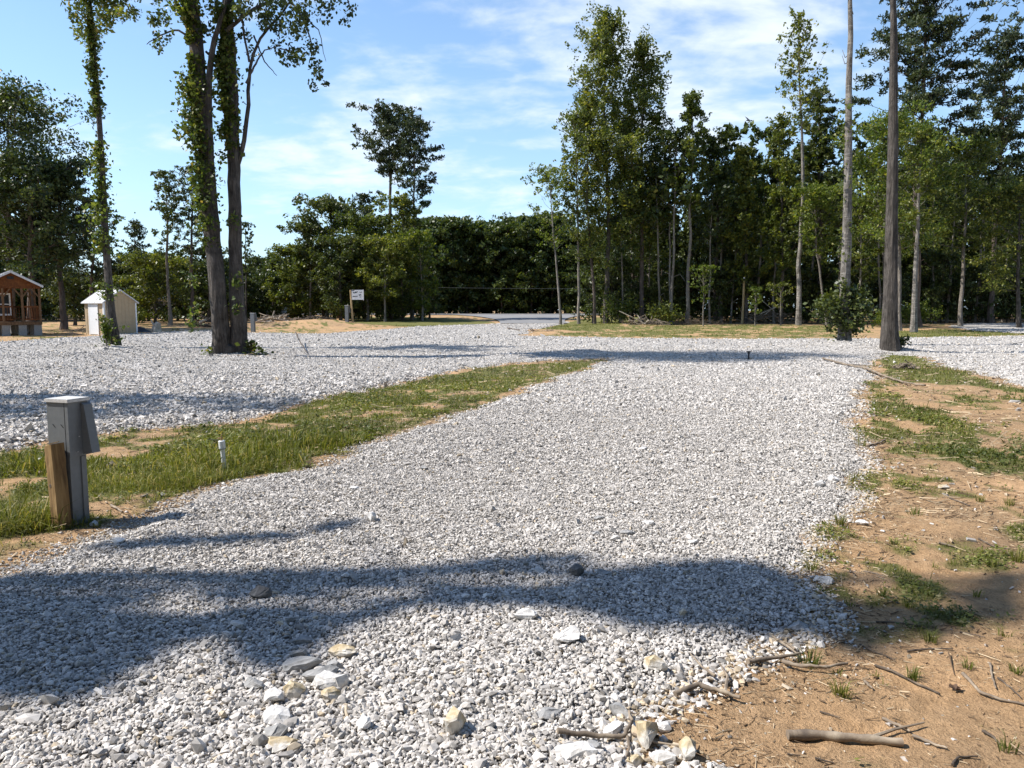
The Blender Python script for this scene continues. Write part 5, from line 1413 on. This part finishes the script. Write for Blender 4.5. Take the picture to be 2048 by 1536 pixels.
m_.add(np.stack([xx.ravel(), yy.ravel(), zz2.ravel()], -1), np.stack([i + j, i + 14 + j, i + 15 + j, i + j + 1], -1).reshape(-1, 4)); m_.build('sheeting', M_BLACK, e)

# fallen wood --------------------------------------------------------
def stick(name, pts, rpx, label, mat, cat='stick', sub=(), group=None, lift=1.0, sides=8, taper=0.55, flat_end=False):
    """pts: picture positions lying on the ground; rpx: thickness in picture pixels"""
    G = [gp(*p[:2]) for p in pts]; d0 = math.hypot(*G[len(G) // 2])
    pxm = math.hypot(d0, CAM_H) / FPX
    r0 = rpx * pxm / 2
    o0 = np.array([G[0][0], G[0][1], sz(*G[0])])
    ex = 0.018 if name == 'fallen_branch' else 0.004
    P = np.array([(q[0], q[1], sz(*q) + ex + r0 * lift + (p[2] if len(p) > 2 else 0)) for q, p in zip(G, pts)]) - o0
    e = empty(name, o0); tag(e, label, cat, group)
    f = np.linspace(0, 1, len(P)); g_ = np.linspace(0, 1, max(6, 4 * len(P)))
    Q = np.stack([np.interp(g_, f, P[:, k]) for k in range(3)], -1); Q[1:-1] += np.random.default_rng(len(label)).normal(0, r0 * (0.05 if rpx > 12 else 0.16), (len(g_) - 2, 3))
    m_ = MB(); m_.tube(Q, r0 * (1 - (1 - taper) * g_) * (1 + 0.12 * np.sin(g_ * 23 + len(label))), max(sides, 10), rough=0.06, seed=len(label))
    m_.build('stem', mat, e, smooth=True)
    for sp in sub:
        w2 = sp[0]; G2 = [gp(*p[:2]) for p in sp[1:]]
        P2 = np.array([(q[0], q[1], sz(*q) + ex + r0 * lift + (p[2] if len(p) > 2 else 0)) for q, p in zip(G2, sp[1:])]) - o0
        m_ = MB(); m_.tube(P2, np.linspace(1, 0.4, len(P2)) * w2 * pxm / 2, 6); m_.build('twig', mat, e)
    return e
stick('cut_log', [(1575, 1475), (1640, 1474), (1720, 1480), (1805, 1487)], 17, 'cut grey branch lying on the orange dirt at the bottom right', M_DRIFT, 'log', sub=[(7, (1740, 1478), (1790, 1462), (1848, 1452))], taper=0.75, sides=14, lift=0.8)
stick('fallen_branch', [(1115, 1496), (1180, 1490), (1250, 1487), (1262, 1460), (1258, 1440)], 10, 'weathered forked branch among pale rocks at the bottom of the pad', M_DRIFT, 'branch', sub=[(6, (1255, 1487), (1258, 1510), (1252, 1530)), (6, (1265, 1480), (1310, 1495), (1370, 1508))])
stick('fallen_branch', [(1350, 1397), (1395, 1382), (1440, 1392), (1480, 1402)], 11, 'thick crooked branch where gravel meets dirt near the bottom', M_DRIFT, 'branch', sub=[(7, (1450, 1392), (1455, 1360), (1440, 1335)), (6, (1430, 1360), (1405, 1345), (1380, 1325))])
stick('fallen_branch', [(1495, 1335), (1540, 1322), (1580, 1318), (1600, 1310)], 8, 'curved grey branch on the dirt above the thick crooked one', M_DRIFT, 'branch', sub=[(6, (1545, 1275), (1580, 1300), (1600, 1315)), (5, (1590, 1300), (1575, 1290), (1555, 1285))])
stick('fallen_branch', [(1565, 1330), (1600, 1340), (1650, 1343), (1695, 1330)], 8, 'bent pale branch with broken end left of the bottom right dirt', M_DRIFT, 'branch')
stick('fallen_branch', [(1645, 723), (1690, 737), (1730, 745), (1770, 758), (1810, 770), (1850, 776)], 5, 'long thin branch lying across the gravel edge before the grey trunk', M_DRIFT, 'branch', sub=[(2.5, (1690, 737), (1720, 735), (1745, 738))])
stick('fallen_branch', [(592, 688, 0.45), (600, 700, 0.25), (615, 712, 0.02)], 3, 'thin bent stick standing up from the gravel right of the twin trunks', M_DARKSTICK, 'stick')
SM = [((1750, 1326), (1790, 1340), (1840, 1365), (1880, 1385), 6, 'long twig curving across the dirt toward the right edge'),
      ((1925, 1350), (1960, 1380), (2000, 1395), (2048, 1405), 7, 'grey branch running off the right edge above the cut log'),
      ((1980, 1330), (1985, 1360), (1992, 1378), None, 5, 'short pale twig standing over the right edge branch'),
      ((1995, 1360), (2020, 1375), (2042, 1395), None, 4, 'small dark twig at the far right above the edge branch'),
      ((1720, 1285), (1745, 1296), (1770, 1305), (1790, 1315), 4, 'slender twig in the shade on the dirt, above the green tuft'),
      ((1752, 1242), (1800, 1246), (1850, 1258), None, 4, 'dark curved twig lying in the shade on the right dirt'),
      ((1815, 1300), (1850, 1299), (1905, 1298), None, 5, 'dark straight twig on sunny dirt beside the grass tuft'),
      ((1765, 1435), (1800, 1452), (1820, 1462), None, 7, 'pale peeled stick touching the end of the cut log'),
      ((1825, 1472), (1870, 1490), (1895, 1500), None, 7, 'pale peeled stick right of the cut log'),
      ((1965, 1462), (1985, 1475), (2000, 1490), None, 6, 'short stick near the lower right corner tuft'),
      ((1905, 1536), (1915, 1520), (1955, 1520), None, 6, 'bent stick at the very bottom right'),
      ((1640, 1420), (1680, 1434), None, None, 4, 'small dark twig above the cut log'),
      ((1730, 1362), (1745, 1378), None, None, 7, 'stubby pale stick between two grass tufts'),
      ((1575, 1510), (1600, 1512), None, None, 4, 'tiny dark twig under the left end of the cut log'),
      ((1630, 1518), (1668, 1526), None, None, 5, 'dark twig below the cut log'),
      ((1920, 1260), (1970, 1278), None, None, 3, 'thin dark twig in the shade edge near the right side'),
      ((1728, 1138), (1750, 1146), (1768, 1150), None, 4, 'small pale stick on the brown dirt above the shade'),
      ((1878, 1086), (1912, 1090), None, None, 6, 'short grey stick on the bare dirt midway up the right side'),
      ((1958, 1076), (1985, 1088), (2020, 1098), None, 4, 'thin stick on the dirt by the right edge grass'),
      ((1900, 995), (1940, 1010), None, None, 4, 'dark thin stick on the orange dirt at the right'),
      ((1735, 892), (1760, 887), (1772, 880), None, 5, 'pale driftwood piece at the edge of the pad by the grass'),
      ((1700, 1140), (1712, 1150), None, None, 4, 'dark chip of wood by the gravel edge above the shade'),
      ((0, 700), (30, 703), None, None, 3, 'small stick on the gravel at the far left'),
      ((290, 1028), (320, 1020), (350, 1016), (375, 1012), 4, 'thin twig on bare soil right of the grey pedestal'),
      ((222, 1012), (245, 1025), None, None, 6, 'pale splinter of wood on the soil right of the pedestal'),
      ((612, 935), (618, 928), (624, 922), None, 5, 'dark stub of wood at the notch of the gravel edge'),
      ((1015, 660), (1040, 664), None, None, 4, 'bit of brushwood where the far gravel narrows')]
for a_, b_, c_, d_, w_, lb in SM:
    stick('stick', [p for p in (a_, b_, c_, d_) if p], w_ * 0.8, lb, M_DRIFT if ('pale' in lb or 'grey' in lb) else M_DARKSTICK, 'stick')

# log pile, brush piles
def pile(name, px, py, wpx, hpx, n, label, mat, seed, rmax=0.10, cat='brush pile', big=()):
    g = gp(px, py); Y = g[1]; k = Y / FPX; W_ = wpx * k / 2; Hh = hpx * k
    r_ = np.random.default_rng(seed); e = empty(name, (g[0], Y, sz(*g))); tag(e, label, cat)
    m_ = MB()
    for _ in range(n):
        a_ = r_.uniform(0, 6.28); L = r_.uniform(0.5, 1.9) * W_ * 0.5; c = np.array([r_.uniform(-1, 1) * W_ * 0.8, r_.uniform(-.6, .6) * W_ * 0.4, 0])
        c[2] = Hh * (1 - (c[0] / W_) ** 2) * r_.uniform(0.05, 0.75); d = np.array([math.cos(a_), math.sin(a_) * 0.6, r_.normal(0, 0.28)]) * L / 2
        q = np.array([c - d, c + r_.normal(0, 0.06 * L, 3), c + d]); q[:, 2] = np.maximum(q[:, 2], 0.03)
        m_.tube(q, np.array([1, 0.8, 0.4]) * r_.uniform(0.015, rmax * 0.5), 5)
    m_.build('brushwood', mat, e)
    for (x0_, y0_, x1_, y1_, w_) in big:
        a = at(x0_, y0_, Y - 0.3); b2 = at(x1_, y1_, Y - 0.5); o_ = np.array([g[0], Y, sz(*g)])
        m2 = MB(); a = a - o_; b2 = b2 - o_; a[2] = max(a[2], 0.05); b2[2] = max(b2[2], 0.05)
        q = np.array([a, (a + b2) / 2 + [0, 0, 0.03], b2]); m2.tube(q, np.array([1, .9, .7]) * w_ * k / 2, 8, rough=0.08); m2.build('log', M_BARELOG, e)
    return e
pile('log_pile', 545, 654, 110, 22, 46, 'pile of bleached logs and dirt right of the twin trunks', M_DRIFT, 1, 0.12, 'log pile',
     [(510, 646, 548, 634, 4), (512, 651, 540, 645, 3), (518, 651, 552, 652, 2.5), (552, 637, 580, 648, 4), (557, 640, 562, 631, 4), (567, 645, 569, 636, 5), (540, 641, 548, 634, 2), (525, 648, 545, 642, 3)])
pile('brush_pile', 625, 652, 110, 16, 60, 'low heap of roots and soil between the log pile and the sign', M_DARKSTICK, 2, 0.10)
pile('brush_pile', 1535, 647, 130, 34, 110, 'wide grey heap of branches right of the bare wooden pole', M_DRIFT, 3, 0.06, big=[(1520, 628, 1560, 612, 1.6), (1513, 592, 1548, 622, 1.4), (1528, 630, 1570, 600, 1.4)])
pile('brush_pile', 1285, 655, 100, 18, 50, 'scattered cut branches at the foot of the tall poplars', M_DRIFT, 4, 0.06, big=[(1238, 622, 1290, 648, 1.8), (1275, 630, 1286, 648, 1.4), (1290, 647, 1298, 640, 2)])
pile('brush_pile', 1400, 650, 120, 12, 46, 'low line of dead branches before the right wood', M_DARKSTICK, 5, 0.05)
pile('brush_pile', 1655, 647, 90, 14, 40, 'dark low brush left of the pale ringed trunk', M_DARKSTICK, 6, 0.05)
pile('brush_pile', 1945, 645, 120, 10, 34, 'row of dead wood behind the small right gravel lot', M_DARKSTICK, 7, 0.10, big=[(1855, 640, 1930, 643, 4), (2015, 639, 2060, 640, 4)])
pile('brush_pile', 420, 655, 100, 26, 60, 'tangled heap of stumps and branches left of the twin trunks', M_DARKSTICK, 8, 0.12, big=[(400, 645, 412, 640, 6)])
pile('brush_pile', 155, 664, 70, 8, 20, 'scattered boards and sticks in the shade left of the shed', M_DRIFT, 9, 0.05)
pile('board_stack', 362, 663, 40, 5, 8, 'few pale yellow boards lying right of the stump', M_PINEPOLE, 10, 0.08, 'boards', big=[(360, 659, 376, 664, 2)])
pile('root_clump', 1812, 745, 60, 16, 50, 'clump of dry pale roots in the right grass below the grey trunk', M_DRIFT, 11, 0.03, 'roots')
pile('brush_pile', 1080, 664, 60, 5, 16, 'few sticks on the grass tip where the drive meets the road', M_DRIFT, 12, 0.05)

# ---------------------------------------------------------------- single large stones
def stone_m(name, stops):
    m, nt, b = newmat(name)
    n = noise_n(nt, 3.0, 7, 0.7, sc=(1, 1, 1)); n2 = noise_n(nt, 22, 5, 0.7)
    c = ramp(nt, n, stops); c = mix(nt, 1.0, c, ramp(nt, n2, [(0.3, (0.78, 0.78, 0.78)), (0.65, (1.08, 1.08, 1.08))]), 'MULTIPLY')
    nt.links.new(c, b.inputs['Base Color']); b.inputs['Roughness'].default_value = 0.85; bump(nt, b, n2, 0.5, 0.01); return m
S_W = stone_m('white_limestone', [(0.3, (0.50, 0.48, 0.45)), (0.6, (0.68, 0.655, 0.62))])
S_G = stone_m('grey_limestone', [(0.3, (0.20, 0.20, 0.195)), (0.6, (0.36, 0.35, 0.335)), (0.75, (0.50, 0.48, 0.46))])
S_T = stone_m('clay_stained_stone', [(0.34, (0.27, 0.18, 0.08)), (0.46, (0.46, 0.37, 0.23)), (0.56, (0.56, 0.53, 0.48))])
S_D = stone_m('dark_stone', [(0.3, (0.08, 0.078, 0.075)), (0.7, (0.20, 0.19, 0.18))])
import bmesh
def rock(px, py, w, h, mat, label, seed, flat=0.6):
    g = gp(px, py); d = math.hypot(g[0], g[1]); s_ = math.hypot(d, CAM_H) / FPX * w / 2 * 1.08
    sv = math.hypot(d, CAM_H) / FPX * h / 2
    r_ = np.random.default_rng(seed * 13 + 5)
    n_ = 34; v = r_.normal(size=(n_, 3)); v /= np.linalg.norm(v, axis=1)[:, None]
    for _ in range(6):
        nn = r_.normal(size=3); nn /= np.linalg.norm(nn); dd = v @ nn - r_.uniform(0.45, 0.75); v = v - np.clip(dd, 0, None)[:, None] * nn
    v *= np.array([1.12, max(0.7, min(1.2, sv / s_ * 0.9)), 1.0]) * s_; v[:, 2] *= max(0.45, sv / s_) * flat / 0.6 * 0.85
    ya = r_.uniform(-0.5, 0.5); c, s = math.cos(ya), math.sin(ya); v[:, :2] = v[:, :2] @ np.array([[c, s], [-s, c]])
    bm = bmesh.new(); [bm.verts.new(p) for p in v]
    ch = bmesh.ops.convex_hull(bm, input=list(bm.verts))
    bmesh.ops.delete(bm, geom=[x for x in bm.verts if not x.link_faces], context='VERTS')
    bmesh.ops.triangulate(bm, faces=bm.faces[:])
    bmesh.ops.subdivide_edges(bm, edges=bm.edges[:], cuts=1)
    for q in bm.verts: q.co += Vector(r_.normal(0, s_ * 0.022, 3))
    me = bpy.data.meshes.new('rock'); bm.to_mesh(me); bm.free()
    me.materials.append(mat)
    o = bpy.data.objects.new('rock', me); scene.collection.objects.link(o)
    o.location = (g[0], g[1] + s_ * 0.3, sz(g[0], g[1]) + abs(v[:, 2]).max() * 0.62)
    tag(o, label, 'rock', 'single larger stones on the gravel')
RK = [(908, 1492, 50, 70, S_T, 'pointed pale rock with a brown foot at the bottom middle of the pad'),
      (607, 1358, 78, 52, S_G, 'big flat grey slab, largest in the lower left rock cluster'),
      (634, 1379, 64, 36, S_G, 'grey slab just below the largest one of the rock cluster'),
      (652, 1398, 66, 44, S_W, 'white slab with a dark underside in the rock cluster'),
      (680, 1395, 36, 48, S_W, 'upright white stone at the right end of the rock cluster'),
      (667, 1356, 40, 34, S_G, 'squarish grey stone at the top right of the rock cluster'),
      (686, 1330, 54, 30, S_T, 'tan topped flat stone above the rock cluster'),
      (587, 1415, 36, 46, S_T, 'ochre brown clay stained stone left of the rock cluster'),
      (662, 1424, 38, 38, S_T, 'half tan half grey cube of stone below the rock cluster'),
      (548, 1425, 42, 40, S_W, 'white stone left of the ochre brown one'),
      (550, 1465, 46, 52, S_W, 'tall white stone below and left of the ochre brown one'),
      (552, 1500, 44, 34, S_G, 'grey stone low in the pile below the ochre brown one'),
      (560, 1525, 60, 34, S_T, 'yellow edged stone at the bottom edge of the photo left of centre'),
      (520, 1212, 38, 38, S_D, 'dark pitted stone at the upper edge of the shadow left of centre'),
      (603, 1300, 34, 22, S_G, 'bluish stone in the shadow above the rock cluster'),
      (592, 1330, 40, 30, S_G, 'grey blue stone in the shade touching the top of the rock cluster'),
      (505, 1398, 40, 30, S_G, 'dark sided stone left of the rock cluster'),
      (725, 1485, 32, 34, S_W, 'rounded white stone right of the bottom pile'),
      (1048, 1254, 44, 30, S_W, 'white topped block with dark front just below the shadow'),
      (1151, 1168, 32, 36, S_D, 'dark upright wedge stone in the shadow near the middle'),
      (1135, 1303, 62, 40, S_W, 'bright white boulder, largest single stone right of centre'),
      (1310, 1352, 44, 36, S_T, 'round yellowish grey stone above the bottom branches'),
      (1092, 1452, 54, 26, S_G, 'long rounded grey stone at the lower middle'),
      (1236, 1436, 50, 34, S_G, 'flat grey slab at the top of the bottom right stone row'),
      (1230, 1470, 42, 34, S_W, 'white block below the flat grey slab by the forked branch'),
      (1294, 1490, 46, 72, S_T, 'tall pale rock stained orange on top beside the forked branch'),
      (1375, 1518, 34, 52, S_T, 'upright cream stone at the bottom by the dirt'),
      (1332, 1528, 44, 34, S_W, 'white stone at the bottom edge left of the cream one'),
      (1186, 1518, 32, 34, S_G, 'small grey stone under the forked branch'),
      (1152, 1535, 70, 22, S_W, 'long white slab cut by the bottom edge'),
      (1325, 1460, 36, 26, S_W, 'white stone next to dirt above the tall orange stained rock'),
      (1275, 1530, 34, 30, S_T, 'tan stone at the bottom edge under the tall orange stained rock'),
      (1418, 1378, 28, 24, S_W, 'white stone tucked behind the thick crooked branch'),
      (1640, 982, 26, 26, S_W, 'angular white stone with a dark side on the right part of the pad'),
      (1668, 962, 28, 18, S_W, 'white stone nearest the right gravel edge beside the angular one'),
      (1725, 1050, 22, 14, S_W, 'white stone alone on the dirt past the right gravel edge'),
      (1653, 1163, 32, 22, S_W, 'lumpy white stone at the right gravel edge above the shadow'),
      (1600, 1256, 46, 22, S_G, 'bluish grey slab in the shadow at the right gravel edge'),
      (1228, 1076, 18, 16, S_D, 'small dark stone in the little cluster above the shadow'),
      (1254, 1078, 24, 16, S_G, 'grey stone at the right of the little cluster'),
      (1230, 1092, 20, 14, S_W, 'white stone at the bottom of the little cluster'),
      (1298, 1060, 28, 16, S_W, 'flat white stone up and right of the little cluster'),
      (1198, 1048, 22, 14, S_G, 'grey stone up and left of the little cluster'),
      (1190, 1082, 24, 12, S_G, 'flat stone left of the little cluster'),
      (744, 1052, 18, 32, S_W, 'narrow upright white stone at the end of the thin shadow'),
      (710, 988, 20, 10, S_W, 'flat white stone in the left middle of the pad'),
      (1285, 907, 22, 12, S_W, 'flat white stone far up the middle of the pad'),
      (1228, 932, 16, 9, S_D, 'small dark stone below the flat one far up the pad'),
      (932, 927, 18, 8, S_D, 'small dark flat stone near the left gravel edge'),
      (848, 944, 18, 12, S_G, 'grey pebble cluster stone near the left gravel edge'),
      (995, 897, 14, 9, S_D, 'dark small stone beyond the flat dark one'),
      (1152, 892, 12, 8, S_W, 'bright small stone far up the pad left of centre'),
      (235, 1100, 28, 12, S_W, 'flat white stone beside the thin shadow at the left gravel edge'),
      (1385, 1095, 24, 12, S_W, 'pale flat stone just above the shadow right of centre'),
      (1205, 1165, 30, 20, S_G, 'blue grey stone in the shadow right of the dark wedge'),
      (82, 920, 12, 9, S_W, 'white stone in the grass at the left above the timber post'),
      (1890, 978, 20, 11, S_T, 'whitish stone on the orange dirt at the right')]
for i_, (px, py, w_, h_, mt, lb) in enumerate(RK): rock(px, py, w_, h_, mt, lb, i_ + 1)

# ---------------------------------------------------------------- grass tufts and litter on the dirt
def tuft(px, py, hpx, n, label, seed, dry=0.0):
    g = gp(px, py); r_ = np.random.default_rng(seed + 40); k = math.hypot(math.hypot(*g), CAM_H) / FPX; h = hpx * k
    m_ = MB(); x = r_.normal(0, h * 0.16, n); y = r_.normal(0, h * 0.16, n)
    hh = h * r_.uniform(0.45, 1.05, n); w = np.full(n, 0.0042)
    az = r_.uniform(0, 6.28, n); la = np.arctan2(y, x) + r_.normal(0, 0.5, n); ln = hh * r_.uniform(0.1, 0.9, n)
    b0 = np.stack([x, y, x * 0 - 0.01], -1); dw = np.stack([np.cos(az), np.sin(az), az * 0], -1) * (w / 2)[:, None]; dl = np.stack([np.cos(la), np.sin(la), la * 0], -1) * ln[:, None]
    up = np.zeros((n, 3)); up[:, 2] = hh
    V = np.stack([b0 - dw, b0 + dw, b0 + dl * .3 + up * .62 + dw * .8, b0 + dl * .3 + up * .62 - dw * .8, b0 + dl + up * (1 - 0.3 * (ln / hh))[:, None]], 1)
    m_.add(V.reshape(-1, 3), np.array([[0, 1, 2, 3]]) + (np.arange(n) * 5)[:, None]); m_.f.append(np.array([[3, 2, 4]]) + (np.arange(n) * 5)[:, None]); m_.m.append(np.zeros(n))
    o = m_.build('grass_tuft', L_GRASS); o.location = (g[0], g[1], sz(*g)); tag(o, label, 'grass tuft', 'grass tufts on the bare dirt'); return o
TF = [(1620, 1328, 50, 60, 'tall green tuft at the gravel edge beside the curved grey branch'), (1680, 1385, 46, 50, 'green tuft on the dirt above the cut log'), (1825, 1350, 36, 50, 'wide green tuft in the middle of the bottom right dirt'),
      (1862, 1282, 34, 40, 'green tuft at the lower edge of the shade on the dirt'), (1935, 1336, 30, 24, 'brownish tuft at the end of the right edge branch'), (2030, 1345, 28, 26, 'sparse tuft at the right edge above the branch'),
      (2015, 1500, 40, 30, 'dry tuft in the lower right corner'), (2010, 1270, 26, 18, 'small tuft by the right edge at the shade border'), (1750, 1344, 22, 10, 'tiny weed between the two green tufts'), (1770, 1365, 20, 8, 'tiny sprout right of the stubby pale stick'),
      (1672, 1340, 30, 12, 'dry brown stalks by the bent pale branch'), (1700, 1205, 28, 16, 'small tuft at the upper border of the shade near the gravel'), (1765, 1190, 26, 50, 'green clump inside the shade on the dirt'), (1815, 1212, 22, 26, 'thin clump right of the shaded green one'),
      (1955, 1188, 22, 24, 'small tuft in the shade toward the right edge'), (1830, 1024, 26, 50, 'green clump on the dirt midway up the right side'), (1790, 1090, 20, 20, 'small clump left of the short grey stick'), (1905, 1120, 24, 22, 'low clump under the short grey stick'),
      (1985, 1130, 24, 40, 'dark green clump near the right edge above the shade'), (2035, 1120, 34, 70, 'big dark clump cut by the right edge'), (1870, 1130, 20, 16, 'little spiky weed above the shade'), (1625, 1140, 34, 50, 'green weeds growing at the gravel edge above the shade'),
      (1680, 1050, 34, 56, 'bright weeds on the gravel edge midway up'), (1705, 960, 30, 50, 'weeds between gravel and dirt farther up'), (1722, 890, 34, 40, 'dark tuft at the gravel edge by the pale driftwood'), (1960, 1000, 22, 40, 'clump at the lower margin of the right grass'),
      (2020, 1010, 24, 40, 'clump by the right edge under the grass band'), (1740, 800, 18, 40, 'tuft at the upper gravel edge'), (255, 1000, 26, 26, 'pale leafy weed on bare soil right of the pedestal'), (195, 1055, 22, 40, 'grass at the foot of the grey pedestal')]
for i_, (px, py, hp, n_, lb) in enumerate(TF): tuft(px, py, hp * 0.9, n_, lb, i_)
# litter: bark chips, dead stems, twigs, pebbles, too many to count
def litter():
    r_ = np.random.default_rng(77); m_ = MB()
    for (r0, r1, sp, L0, keepf) in ((2.3, 4.2, 0.022, 0.017, 0.72), (4.2, 7, 0.030, 0.022, 0.7), (7, 12, 0.055, 0.035, 0.65), (12, 26, 0.13, 0.06, 0.5)):
        x, y, q_ = cand(r0, r1, sp, 41, int(r0 * 7) + 1)
        a, bb, c = gravel_sd(x, y); sd = np.maximum(np.maximum(a, bb), c)
        dn = fbm(x * 1.1, y * 1.1, 77, 4) + 0.3 * fbm(x * 4, y * 4, 78, 2) + 0.25 * ss(-0.5, 0.0, sd)
        k = (sd < 0.05) & (q_.random(len(x)) < ss(0.40, 0.95, dn) * keepf * 1.9)
        x, y = x[k], y[k]; n = len(x); z = surf_z(x, y)
        L = L0 * np.exp(q_.normal(0, 0.75, n)); L = np.where(q_.random(n) < 0.02, L * 2.6, L); w = L0 * 0.11 * np.exp(q_.normal(0, 0.4, n)); w = np.minimum(w, L * 0.5)
        an = q_.normal(-0.35, 0.9, n); pt = q_.normal(0.05, 0.16, n)
        d = np.stack([np.cos(an) * np.cos(pt), np.sin(an) * np.cos(pt), np.sin(pt)], -1) * L[:, None] / 2
        s_ = np.stack([-np.sin(an), np.cos(an), an * 0], -1) * w[:, None]
        u_ = np.zeros((n, 3)); u_[:, 2] = w * 1.2
        c_ = np.stack([x, y, z + w * 0.7 + np.abs(d[:, 2])], -1)
        V = np.stack([c_ - d + s_, c_ - d - s_, c_ - d + u_, c_ + d + s_ * .6, c_ + d - s_ * .6, c_ + d + u_ * .6], 1)
        col = np.where((q_.random(n) < 0.45)[:, None], np.array([[0.44, 0.34, 0.22]]), np.array([[0.13, 0.085, 0.05]])) * q_.uniform(0.6, 1.25, (n, 1))
        o_ = (np.arange(n) * 6)[:, None, None]
        m_.add(V.reshape(-1, 3), (np.array([[0, 1, 4, 3], [1, 2, 5, 4], [2, 0, 3, 5]])[None] + o_).reshape(-1, 4), 0, np.repeat(col, 6, 0))
        print('litter', n)
    return m_
tag(litter().build('wood_litter', M_STONE), 'dry twigs and bark chips littering the bare dirt', 'litter', kind='stuff')
mb = MB()
for (r0, r1, sp, s0) in ((2.3, 6, 0.05, 0.007), (6, 14, 0.12, 0.014), (14, 30, 0.3, 0.03)):
    x, y, r_ = cand(r0, r1, sp, 41, int(r0 * 3) + 2)
    a, bb, c = gravel_sd(x, y); sd = np.maximum(np.maximum(a, bb), c)
    k = (sd < 0.0) & (r_.random(len(x)) < 0.12 + 0.5 * ss(-0.6, 0, sd)); x, y = x[k], y[k]
    s = s0 * np.exp(r_.normal(0, 0.45, len(x))); cols = stone_cols(len(x), r_, 0.5)
    scatter_stones(mb, x, y, surf_z(x, y) + s * 0.2, s, T8, r_, cols)
tag(mb.build('pebbles', M_STONE), 'stray pebbles strewn over the soil beside the gravel', 'pebbles', kind='stuff')
# clods and dry crumbs of soil
# fallen leaf
g = gp(1912, 1372)
e = MB(); an = np.linspace(0, 2 * math.pi, 21)[:-1]; rr = 0.028 * (0.55 + 0.45 * np.abs(np.cos(an * 2.5)))
e.add(np.concatenate([np.stack([rr * np.cos(an), rr * np.sin(an), 0.012 + 0.5 * rr * np.cos(an * 2.5 + 1) ** 2], -1), [[0, 0, 0.006]]]), [(k, (k + 1) % 20, 20) for k in range(20)])
o = e.build('fallen_leaf', L_DEAD); o.location = (g[0], g[1], sz(*g)); tag(o, 'curled dark dead leaf lying on the dirt near the right edge branch', 'leaf')
